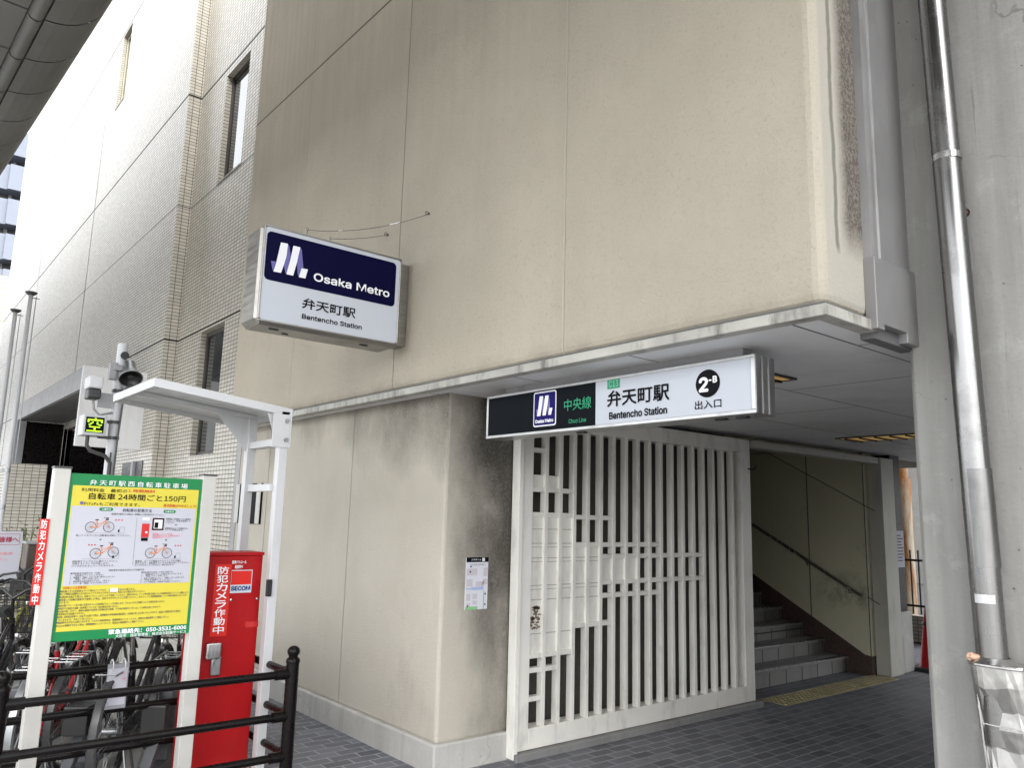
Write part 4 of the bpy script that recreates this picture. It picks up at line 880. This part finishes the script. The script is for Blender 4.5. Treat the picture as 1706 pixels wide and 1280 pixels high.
mb = MB(); P.text(mb, 'SECOM', bold=.035, proud=.004, box=(ua+.008, ub-.008, za+.013, za+(zb-za)*.30)); part(sk, 'lettering', mb, flat('secom_blue', (.01, .04, .16)))
mb = MB(); P.text(mb, '防犯パトロール', z(226, 116), z(304, 133), .02, .003); part(RC, 'lettering', mb, M['letter_white']); mb = MB(); P.text(mb, '巡回中！', z(240, 142), z(283, 160), .02, .003); part(RC, 'lettering', mb, M['letter_white'])
part(RC, 'latch', MB().box(*[P.px(*z(70, 600))[0], P.px(*z(152, 600))[0]], YC-.045, YC+.01, P.px(*z(110, 665))[1], P.px(*z(110, 575))[1]), M['steel'], .008)
lk = P.px(*z(128, 705)); part(RC, 'lock', MB().box(lk[0]-.028, lk[0]+.028, YC-.02, YC, lk[1]-.055, lk[1]+.055).cyl((lk[0], YC-.035, lk[1]+.022), (lk[0], YC-.02, lk[1]+.022), .017, n=16), M['galv'], .006)
for c_ in ((218, 338), (364, 330), (130, 1270), (288, 1238)): mb = MB(); u, zz = P.px(*z(*c_)); mb.lathe((u, YC, zz), [(.009, 0), (.008, .004), (0, .006)], 10, (0, -1, 0)); part(RC, 'screw', mb, M['steel'])
mb = MB(); u0, u1, z0, z1 = P.rect(z(300, 460), z(370, 488)); mb.box(u0, u1, YC-.002, YC, z0, z1); part(RC, 'label_plate', mb, paint('red_plate', (.46, .02, .02), .25))

# ------------------------------------------------------------------ white shelter
SH = thing('white_shelter', 'white steel ladder post shelter roof cantilevered beside the red cabinet', 'shelter', (2.0, 4.9, 0))
part(SH, 'post', MB().box(1.985, 2.04, 4.70, 4.76, 0, 2.22), M['white'], .003)
part(SH, 'post', MB().box(1.945, 2.0, 5.12, 5.18, 0, 2.2), M['white'], .003)
part(SH, 'rung', MB().box(1.965, 2.015, 4.76, 5.12, 1.72, 1.765), M['white'], .002)
part(SH, 'rung', MB().box(1.955, 2.03, 4.76, 5.12, 2.0, 2.045), M['white'], .002)
part(SH, 'end_plate', MB().box(2.04, 2.052, 4.69, 4.78, 1.99, 2.235).box(1.93, 2.04, 4.692, 4.70, 1.99, 2.2), M['white'], .002)
def ro(x): return 2.19+(2.05-x)*.11
rf = MB(); rx0, rx1, ry0, ry1 = 1.215, 2.06, 4.70, 5.64
for xa, xb, ya, yb, za_, zb_ in ((rx0, rx1, ry0, ry0+.012, -.0, .05), (rx0, rx1, ry1-.012, ry1, -.0, .05), (rx0, rx0+.012, ry0+.012, ry1-.012, 0, .05), (rx1-.012, rx1, ry0+.012, ry1-.012, 0, .05), (rx0+.012, rx1-.012, ry0+.012, ry1-.012, .03, .042)):
    vs = [(x, y, ro(x)+zz) for zz in (za_, zb_) for y in (ya, yb) for x in (xa, xb)]
    rf.add(vs, [(0, 2, 3, 1), (4, 5, 7, 6), (0, 1, 5, 4), (2, 6, 7, 3), (0, 4, 6, 2), (1, 3, 7, 5)])
part(SH, 'roof', rf, M['white'], .002)
part(SH, 'roof_rib', MB().bar((1.25, 5.15, ro(1.25)+.012), (2.0, 5.15, ro(2.0)+.012), .05, .03).bar((1.25, 4.74, ro(1.25)+.012), (2.0, 4.74, ro(2.0)+.012), .04, .03), M['white'])
part(SH, 'gusset', MB().prism([(1.985, 4.725, 2.21), (1.985, 4.725, 1.99), (1.90, 4.725, 2.215)], (0, .008, 0)), M['white'])
part(SH, 'gusset', MB().prism([(1.945, 5.145, 2.21), (1.945, 5.145, 1.98), (1.72, 5.145, 2.235)], (0, .008, 0)), M['white'])
part(SH, 'bolt', MB().cyl((2.02, 4.692, 2.16), (2.02, 4.68, 2.16), .014, n=6).cyl((2.02, 4.692, 2.04), (2.02, 4.68, 2.04), .014, n=6), M['galv'])
q = on(447, 980, Y=4.70); solo('post_sensor', MB().box(q.x-.018, q.x+.018, 4.685, 4.70, q.z-.05, q.z+.05), M['black'], 'small black reader on the white shelter post', 'sensor', tuple(q), .004)

# ------------------------------------------------------------------ camera pole with speaker, cameras and vacancy display
PX, PY = 1.428, 6.5
PL = thing('equipment_pole', 'pale grey equipment pole behind the white shelter roof', 'pole', (PX, PY, 0))
part(PL, 'shaft', MB().cyl((PX, PY, 0), (PX, PY, 2.84), .038, n=20), M['pole'])
part(PL, 'top_camera', MB().cyl((PX+.01, PY-.055, 2.745), (PX+.01, PY-.02, 2.745), .03, n=16), M['black'])
cb = MB()
for zz in (2.23, 2.11, 2.47, 2.40): cb.lathe((PX, PY, zz), [(.038, -.012), (.044, -.012), (.044, .012), (.038, .012)], 18)
for zz in (2.23, 2.11): cb.bar((PX-.11, PY-.02, zz), (PX, PY-.02, zz), .03, .02)
part(PL, 'clamp', cb, M['dark_metal'])
part(PL, 'cable', MB().tube([(PX+.02, PY-.045, 1.6), (PX+.025, PY-.04, 2.1), (PX+.045, PY-.02, 2.5)], .006, 6).tube([(PX-.01, PY-.045, 1.6), (PX-.012, PY-.045, 2.0)], .006, 6), M['dark_metal'])
HS = thing('horn_speaker', 'grey horn loudspeaker clamped near the pole top', 'speaker', (PX+.03, PY-.1, 2.58))
c0 = V((PX+.045, PY-.09, 2.635)); hd_ = V((.0, -.62, -.74)).normalized()
part(HS, 'horn', MB().lathe(c0, [(.0, -.06), (.045, -.06), (.048, .0), (.05, .03), (.075, .075), (.086, .10), (.080, .104)], 28, hd_), M['galv'])
part(HS, 'mouth', MB().lathe(c0, [(.080, .10), (.065, .075), (.04, .05), (.0, .045)], 28, hd_), M['black'])
part(HS, 'grille', MB().lathe(c0, [(.02, .08), (.02, .09), (0, .092)], 16, hd_), M['dark_metal'])
part(HS, 'bracket', MB().box(PX-.085, PX-.035, PY-.06, PY+.0, 2.55, 2.68).box(PX-.06, PX+.04, PY-.07, PY-.04, 2.62, 2.66), M['grey_metal'], .004)
SCM = thing('security_camera', 'white shaded security camera left of the pole', 'camera', (PX-.18, PY-.06, 2.38), 'security cameras on the equipment pole')
part(SCM, 'sunshield', MB().box(PX-.235, PX-.135, PY-.16, PY+.0, 2.455, 2.545), M['white'], .012)
part(SCM, 'body', MB().box(PX-.228, PX-.142, PY-.15, PY-.01, 2.38, 2.452), M['black'], .01)
part(SCM, 'arm', MB().tube([(PX-.18, PY-.07, 2.39), (PX-.165, PY-.07, 2.31), (PX-.12, PY-.06, 2.27), (PX-.03, PY-.03, 2.30)], .009, 8).box(PX-.14, PX-.04, PY-.05, PY-.03, 2.33, 2.44), M['grey_metal'])
SC2 = thing('security_camera', 'small black camera right of the pole under the horn speaker', 'camera', (PX+.08, PY-.08, 2.45), 'security cameras on the equipment pole')
part(SC2, 'body', MB().bar((PX+.06, PY-.05, 2.50), (PX+.12, PY-.17, 2.47), .07, .055), M['dark_metal'], .006)
part(SC2, 'arm', MB().cyl((PX+.02, PY-.04, 2.52), (PX+.06, PY-.06, 2.50), .028, n=12), M['grey_metal'])
VX = thing('vacancy_display', 'grey box with a lit yellow green vacancy character on the pole', 'display', (PX-.13, PY-.06, 2.1))
P = Plane('Y', PY-.10); z = lambda x, y: (120+x*.1874, 560+y*.1875)
bx0, bx1 = P.px(*z(95, 800))[0], P.px(*z(308, 800))[0]; bz1, bz0 = P.px(*z(200, 700))[1], P.px(*z(190, 885))[1]
part(VX, 'housing', MB().box(bx0, bx1, PY-.10, PY+.06, bz0, bz1), M['pole'], .006)
ua, ub, za, zb = P.rect(z(128, 715), z(276, 865)); mb = MB(); P.rr(mb, ua, ub, za, zb, 0, .002); part(VX, 'screen', mb, M['ink'])
mb = MB(); W_, H2 = ub-ua, zb-za
for x0_, x1_, y0_, y1_ in ((.45, .57, .90, 1.0), (.03, .97, .79, .90), (.03, .14, .66, .79), (.86, .97, .66, .79), (.30, .40, .61, .72), (.22, .32, .53, .63), (.12, .24, .46, .55), (.60, .70, .53, .72), (.70, .93, .47, .55), (.16, .84, .30, .385), (.455, .565, .12, .30), (.02, .98, .0, .10)):
    P.rr(mb, ua+(.06+.88*x0_)*W_, ua+(.06+.88*x1_)*W_, za+(.05+.9*y0_)*H2, za+(.05+.9*y1_)*H2, 0, .004)
part(VX, 'lit_character', mb, M['led'])
part(VX, 'conduit', MB().tube([((bx0+bx1)/2-.03, PY-.05, bz0), ((bx0+bx1)/2-.03, PY-.05, bz0-.07), ((bx0+bx1)/2, PY-.05, bz0-.11), (PX-.05, PY-.045, bz0-.14), (PX-.012, PY-.045, bz0-.19), (PX-.01, PY-.045, bz0-.3)], .014, 10), M['dark_metal'])

# ------------------------------------------------------------------ hanging notice on the far rail
HN = thing('hanging_notice', 'clear plastic sleeve with a white sheet hung by rings on the rail', 'notice', (1.26, FY-.03, .48))
part(HN, 'sleeve', MB().box(1.212, 1.325, FY-.032, FY-.028, .47, .715), paint('sleeve', (.30, .30, .33), .2))
part(HN, 'sheet', MB().box(1.215, 1.318, FY-.036, FY-.033, .49, .69), M['paper'])
part(HN, 'ring', MB().ring((1.238, FY-.012, .702), (1, 0, 0), .034, .004, 18, 6).ring((1.302, FY-.012, .702), (1, 0, 0), .034, .004, 18, 6), M['white'])
mb = MB(); P = Plane('Y', FY-.036); P.text(mb, 'お願い', box=(1.275, 1.312, .655, .668), proud=.002); P.text(mb, '駐輪', box=(1.29, 1.312, .625, .64), proud=.002); P.text(mb, '使用中止', box=(1.24, 1.30, .53, .545), proud=.002); part(HN, 'lettering', mb, M['pink'])

# ------------------------------------------------------------------ bicycles
fendm = paint('fender_dark', (.05, .05, .052), .3, .2, 6)
def bicycle(name, label, colr, basket=True, chain=True, cover=False, handle_up=.0, group='bicycles parked behind the fence', scale=.95):
    r = thing(name, label, 'bicycle', (0, 0, 0), group)
    WB, RW = 1.06, .335
    def pt_(n_, mb, m, par=None, **k): return part(par or r, n_, mb, m, **k)
    for x in (0, WB):
        tyre = pt_('wheel', MB().ring((x, 0, RW), (0, 1, 0), RW-.02, .0195, 44, 8), M['rubber'])
        pt_('rim', MB().ring((x, 0, RW), (0, 1, 0), RW-.045, .010, 44, 6), M['steel'], tyre)
        sp = MB()
        for k in range(28):
            a = 2*math.pi*k/28; b = a+(.35 if k % 2 else -.35); sd_ = .03 if k % 4 < 2 else -.03
            sp.tube([(x+.02*math.cos(b), sd_, RW+.02*math.sin(b)), (x+(RW-.05)*math.cos(a), 0, RW+(RW-.05)*math.sin(a))], .0016, 4, False)
        pt_('spokes', sp, M['galv'], tyre)
        pt_('hub', MB().cyl((x, -.05, RW), (x, .05, RW), .022, n=12), M['galv'], tyre)
        fd = MB(); a0, a1 = (20, 200) if x == 0 else (35, 175)
        n_ = 14; vs = []
        for k in range(n_+1):
            a = math.radians(a0+(a1-a0)*k/n_); rr = RW+.022
            for w_, dr_ in ((-.028, -.012), (-.018, 0), (.018, 0), (.028, -.012)): vs.append((x+(rr+dr_)*math.cos(a), w_, RW+(rr+dr_)*math.sin(a)))
        fd.add(vs, [(k*4+j, k*4+j+1, k*4+j+5, k*4+j+4) for k in range(n_) for j in range(3)], True)
        for sy in (-.035, .035): fd.tube([(x, sy*1.4, RW), (x+(RW+.015)*math.cos(math.radians(a1-8)), sy*.7, RW+(RW+.015)*math.sin(math.radians(a1-8)))], .003, 5)
        pt_('fender', fd, M['galv'] if chain and not basket else fendm)
    bb, hd_t, hd_b, seat = V((.44, 0, .29)), V((.86, 0, .86)), V((.90, 0, .70)), V((.27, 0, .74))
    f = MB().tube([bb, hd_b], .019, 10).tube([bb+(seat-bb)*.35, hd_t-V((0, 0, .02))], .016, 10).tube([bb, seat], .017, 10).tube([hd_t, hd_b], .021, 10).cyl(bb-V((0, .035, 0)), bb+V((0, .035, 0)), .025, n=12)
    for sy in (-.045, .045): f.tube([bb+V((0, sy*.5, 0)), (0, sy, RW)], .010, 8).tube([seat+V((0, sy*.4, -.06)), (0, sy, RW)], .008, 8)
    pt_('frame', f, colr)
    fk = MB()
    for sy in (-.05, .05): fk.tube([hd_b+V((.005, sy*.6, -.02)), (WB-.06, sy, RW+.12), (WB, sy, RW)], [.013, .012, .008], 8)
    pt_('fork', fk, M['galv'] if chain else colr)
    pt_('seat_post', MB().cyl(seat, seat+V((-.035, 0, .12)), .012, n=10), M['steel'])
    sdl = MB(); vs = []; prof = [(-.13, .085, .0), (-.08, .095, .02), (.0, .07, .015), (.08, .03, .008), (.13, .018, 0)]
    c_ = seat+V((-.03, 0, .14))
    for x_, w_, h_ in prof: vs += [c_+V((x_, -w_, -.01)), c_+V((x_, -w_*.6, .03+h_)), c_+V((x_, w_*.6, .03+h_)), c_+V((x_, w_, -.01))]
    sdl.add(vs, [(i*4+j, i*4+j+1, i*4+j+5, i*4+j+4) for i in range(4) for j in range(3)]+[(i*4+3, i*4, i*4+4, i*4+7) for i in range(4)]+[(0, 1, 2, 3), (19, 18, 17, 16)], True); pt_('saddle', sdl, M['rubber'])
    hb = MB().tube([hd_t, hd_t+V((-.03, 0, .14))], .012, 10); tp = hd_t+V((-.03, 0, .14))
    for s_ in (-1, 1): hb.tube([tp, tp+V((.03, s_*.08, .06+handle_up)), tp+V((.0, s_*.20, .08+handle_up)), tp+V((-.13, s_*.27, .05+handle_up))], .011, 8)
    h_ = pt_('handlebar', hb, M['black'] if basket else M['galv'])
    g = MB()
    for s_ in (-1, 1): g.tube([tp+V((-.05, s_*.23, .073+handle_up)), tp+V((-.16, s_*.285, .04+handle_up))], .016, 8).tube([tp+V((.02, s_*.20, .06+handle_up)), tp+V((-.08, s_*.27, .025+handle_up))], .005, 6)
    pt_('grip', g, M['rubber'], h_)
    ck = MB().cyl(bb-V((0, .06, 0)), bb-V((0, .05, 0)), .085, n=20).bar(bb-V((0, .08, 0)), bb+V((.10, -.08, -.13)), .018, .02).bar(bb+V((0, .08, 0)), bb+V((-.10, .08, .13)), .018, .02).box(.50, .58, -.17, -.09, .14, .16).box(.30, .38, .09, .17, .415, .435)
    pt_('crank', ck, M['dark_metal'])
    if chain:
        cc = MB(); pts = []
        for k in range(9): a = math.pi/2+math.pi*k/8; pts.append((0+.06*math.cos(a), RW+.06*math.sin(a)))
        for k in range(9): a = -math.pi/2+math.pi*k/8; pts.append((bb.x+.10*math.cos(a), bb.z+.10*math.sin(a)))
        cc.prism([(x_, -.075, z_) for x_, z_ in pts], (0, .03, 0)); pt_('chain_case', cc, colr, bevel=.006)
    rk = MB()
    for sy in (-.06, .06): rk.tube([(.2, sy, .71), (-.25, sy, .70)], .006, 6).tube([(-.1, sy, .70), (0, sy, RW)], .005, 6)
    for k in range(5): rk.tube([(-.22+.1*k, -.06, .705), (-.22+.1*k, .06, .705)], .004, 5)
    pt_('rear_rack', rk, M['galv'] if chain else M['black'])
    pt_('lamp', MB().lathe((WB-.02, -.0, .70), [(.0, -.04), (.03, -.035), (.035, .02), (.0, .03)], 12, (1, 0, 0)), M['steel'])
    ks = MB().tube([(0, .06, RW), (-.02, .12, .02)], .007, 6).tube([(0, -.06, RW), (-.02, -.12, .02)], .007, 6).tube([(-.02, -.12, .02), (-.02, .12, .02)], .007, 6); pt_('kickstand', ks, M['galv'])
    if basket:
        bk = MB(); x0, x1, y0, y1, z0_, z1_ = .93, 1.22, -.18, .18, .74, .98
        def bp(u, w_, zz): k_ = .8+.2*(zz-z0_)/(z1_-z0_); return (1.075+(u-1.075)*k_, w_*k_, zz)
        for k in range(9):
            y = y0+(y1-y0)*k/8
            bk.tube([bp(x0, y, z1_), bp(x0, y, z0_), bp(x1, y, z0_), bp(x1, y, z1_)], .0022, 4)
        for k in range(7):
            x = x0+(x1-x0)*k/6; bk.tube([bp(x, y0, z1_), bp(x, y0, z0_), bp(x, y1, z0_), bp(x, y1, z1_)], .0022, 4)
        for k in range(7):
            zz = z0_+(z1_-z0_)*k/6; bk.tube([bp(x0, y0, zz), bp(x1, y0, zz), bp(x1, y1, zz), bp(x0, y1, zz), bp(x0, y0, zz)], .005 if k in (0, 6) else .0022, 5)
        pt_('basket', bk, M['black'])
        if cover:
            cv = MB(); random.seed(4); vs = []
            for k, (sc_, zz) in enumerate(((1.04, .80), (1.08, .90), (1.06, .99), (.7, 1.03), (.0, 1.04))):
                for j in range(16):
                    a = 2*math.pi*j/16; q_ = 1+random.uniform(-.05, .05)
                    cx_ = max(-1, min(1, 1.3*math.cos(a))); cy_ = max(-1, min(1, 1.3*math.sin(a)))
                    vs.append((1.075+.145*cx_*sc_*q_, .18*cy_*sc_*q_, zz+random.uniform(-.012, .012)))
            cv.add(vs, [(i*16+j, i*16+(j+1) % 16, (i+1)*16+(j+1) % 16, (i+1)*16+j) for i in range(4) for j in range(16)], True); pt_('basket_cover', cv, M['black'])
    r.scale = (scale,)*3
    return r
def place(r, fx, fy, az, lift=0.0):
    s = r.scale[0]*1.06; r.rotation_euler = (0, -lift, math.radians(az)); r.location = (fx-s*math.cos(math.radians(az)), fy-s*math.sin(math.radians(az)), 0)
def clone(src, label):
    r = src.copy(); C.objects.link(r); r['label'] = label
    for ch in list(src.children):
        c = ch.copy(); C.objects.link(c); c.parent = r
        for g in ch.children: d = g.copy(); C.objects.link(d); d.parent = c
    return r
bk = paint('black_enamel', (.02, .018, .02), .25, .1, 4); rd = paint('red_enamel', (.36, .02, .025), .25, .1, 4)
b1 = bicycle('bicycle', 'red framed city bicycle under the signboard left half', rd, False); place(b1, 1.445, 6.40, 61)
b2 = bicycle('bicycle', 'dark bicycle with its wheel under the right half of the signboard', bk, True); place(b2, 1.80, 6.02, 60)
b3 = bicycle('bicycle', 'yellow green bicycle with black upright handlebar beside the left post', M['lime'], True, False, True, .02); place(b3, 1.40, 8.95, 62)
b4 = clone(b2, 'black bicycle with a wire basket left of the left signboard post'); place(b4, 1.02, 6.75, 63)
b5 = clone(b2, 'dark bicycle between the red one and the right post'); place(b5, 1.68, 6.55, 60)
b6 = clone(b2, 'dark bicycle furthest left behind the fence end'); place(b6, .75, 7.4, 63)
for bx_, by_, az_, lab_ in ((2.15, 6.25, 60, 'dark bicycle nearest the wall behind the red cabinet'), (1.25, 7.35, 62, 'dark bicycle in the second row behind the red one'), (1.75, 7.5, 61, 'dark bicycle in the second row behind the right signboard post'), (.60, 6.35, 62, 'dark bicycle at the left frame edge behind the fence'), (1.05, 8.2, 62, 'dark bicycle furthest back near the white notice'), (1.55, 7.0, 60, 'dark bicycle with a basket right behind the board centre')):
    place(clone(b2, lab_), bx_, by_, az_)
# racks
def rack_(x, y, az, lab):
    r = thing('bike_rack', lab, 'bike rack', (0, 0, 0), 'grey steel bike racks behind the fence')
    part(r, 'upright', MB().box(-.055, .055, -.04, .04, 0, .50), M['rack'], .005)
    part(r, 'channel', MB().bar((.05, 0, .10), (-.75, 0, .04), .09, .04).bar((.0, .0, .42), (-.35, .0, .05), .06, .05).bar((.05, 0, .1), (.7, 0, .1), .08, .04), M['rack'], .004)
    part(r, 'lock_box', MB().box(-.24, -.08, -.07, .07, .30, .46), M['black'], .008)
    part(r, 'wire_loop', MB().tube([(-.2, .09, .06), (-.28, .11, .30), (-.16, .12, .33), (-.05, .1, .28), (.0, .05, .22)], .007, 6).tube([(.1, -.06, .1), (.12, -.08, .30), (.22, -.08, .30), (.24, -.06, .1)], .007, 6), M['dark_metal'])
    r.location = (x, y, 0); r.rotation_euler = (0, 0, math.radians(az)); return r
r1 = rack_(1.25, 5.42, 55, 'grey bike rack post below the hanging notice')
def clone_rack(x, y, lab):
    r = clone(r1, lab); r.location = (x, y, 0); return r
clone_rack(1.62, 5.22, 'grey bike rack post beside the red cabinet'); clone_rack(.90, 5.75, 'grey bike rack behind the left signboard post')

# ------------------------------------------------------------------ white notice, utility box, weed at the far left
YN = 8.3
NS = thing('user_notice', 'white notice to cyclists with red heading at the far left edge', 'sign', (.9, YN, 0))
P = Plane('Y', YN); u1, z1 = P.px(39, 886); z0 = P.px(38, 968)[1]; u0 = u1-.62
part(NS, 'board', MB().box(u0, u1, YN, YN+.01, z0, z1), M['paper']); part(NS, 'leg', MB().box(u0+.05, u0+.08, YN+.01, YN+.04, 0, z1).box(u1-.08, u1-.05, YN+.01, YN+.04, 0, z1), M['grey_metal'])
mb = MB(); w_ = .055; P.text(mb, 'ご利用の皆様へ', bold=.02, box=(u1-.37, u1-.03, z1-.095, z1-.045))
for q in ((u0+.02, u1-.02, z1-.025, z1-.022), (u0+.02, u1-.02, z1-.118, z1-.115), (u1-.023, u1-.02, z1-.115, z1-.025)): P.rr(mb, *q, 0, .003)
part(NS, 'heading', mb, flat('crimson', (.35, .02, .06)))
mb = MB(); P.text(mb, '当駐輪場は、普通の自転車', box=(u1-.5, u1-.06, z1-.205, z1-.18)); P.text(mb, '専用です。ご協力ください。', box=(u1-.5, u1-.09, z1-.255, z1-.23)); part(NS, 'lettering', mb, M['pink'])
mb = MB(); P.text(mb, '大阪市 駐輪場 管理事務所', box=(u1-.5, u1-.16, z1-.365, z1-.345)); part(NS, 'footer', mb, M['ink_soft'])
q = on(58, 935, Y=9.2); UB = thing('utility_box', 'small brown utility cabinet beside the left signboard post', 'cabinet', (q.x, 9.2, 0))
part(UB, 'body', MB().box(q.x-.09, q.x+.14, 9.1, 9.4, 0, on(58, 906, Y=9.2).z), paint('box_brown', (.07, .05, .04), .5), .01)
part(UB, 'top', MB().box(q.x-.11, q.x+.16, 9.08, 9.42, on(58, 906, Y=9.2).z, on(58, 906, Y=9.2).z+.02), M['grey_metal'])
random.seed(8); wd_ = MB(); q = on(41, 905, Y=9.6)
for k in range(90):
    b_ = V((q.x+random.gauss(0, .07), 9.6+random.gauss(0, .07), random.uniform(.5, q.z+.22))); d_ = V((random.gauss(0, 1), random.gauss(0, 1), random.uniform(.1, 1.4))).normalized()*random.uniform(.06, .13); s_ = d_.cross(V((0, 0, 1))).normalized()*.013
    wd_.poly([b_, b_+d_*.5+s_, b_+d_, b_+d_*.5-s_])
for k in range(6): wd_.tube([(q.x, 9.6, 0), (q.x+random.gauss(0, .04), 9.6+random.gauss(0, .04), .6), (q.x+random.gauss(0, .08), 9.6+random.gauss(0, .08), q.z+.15)], .006, 5)
solo('weed_plant', wd_, M['leaf'], 'straggly green weed between the notice and the utility cabinet', 'plant', (q.x, 9.6, 0))
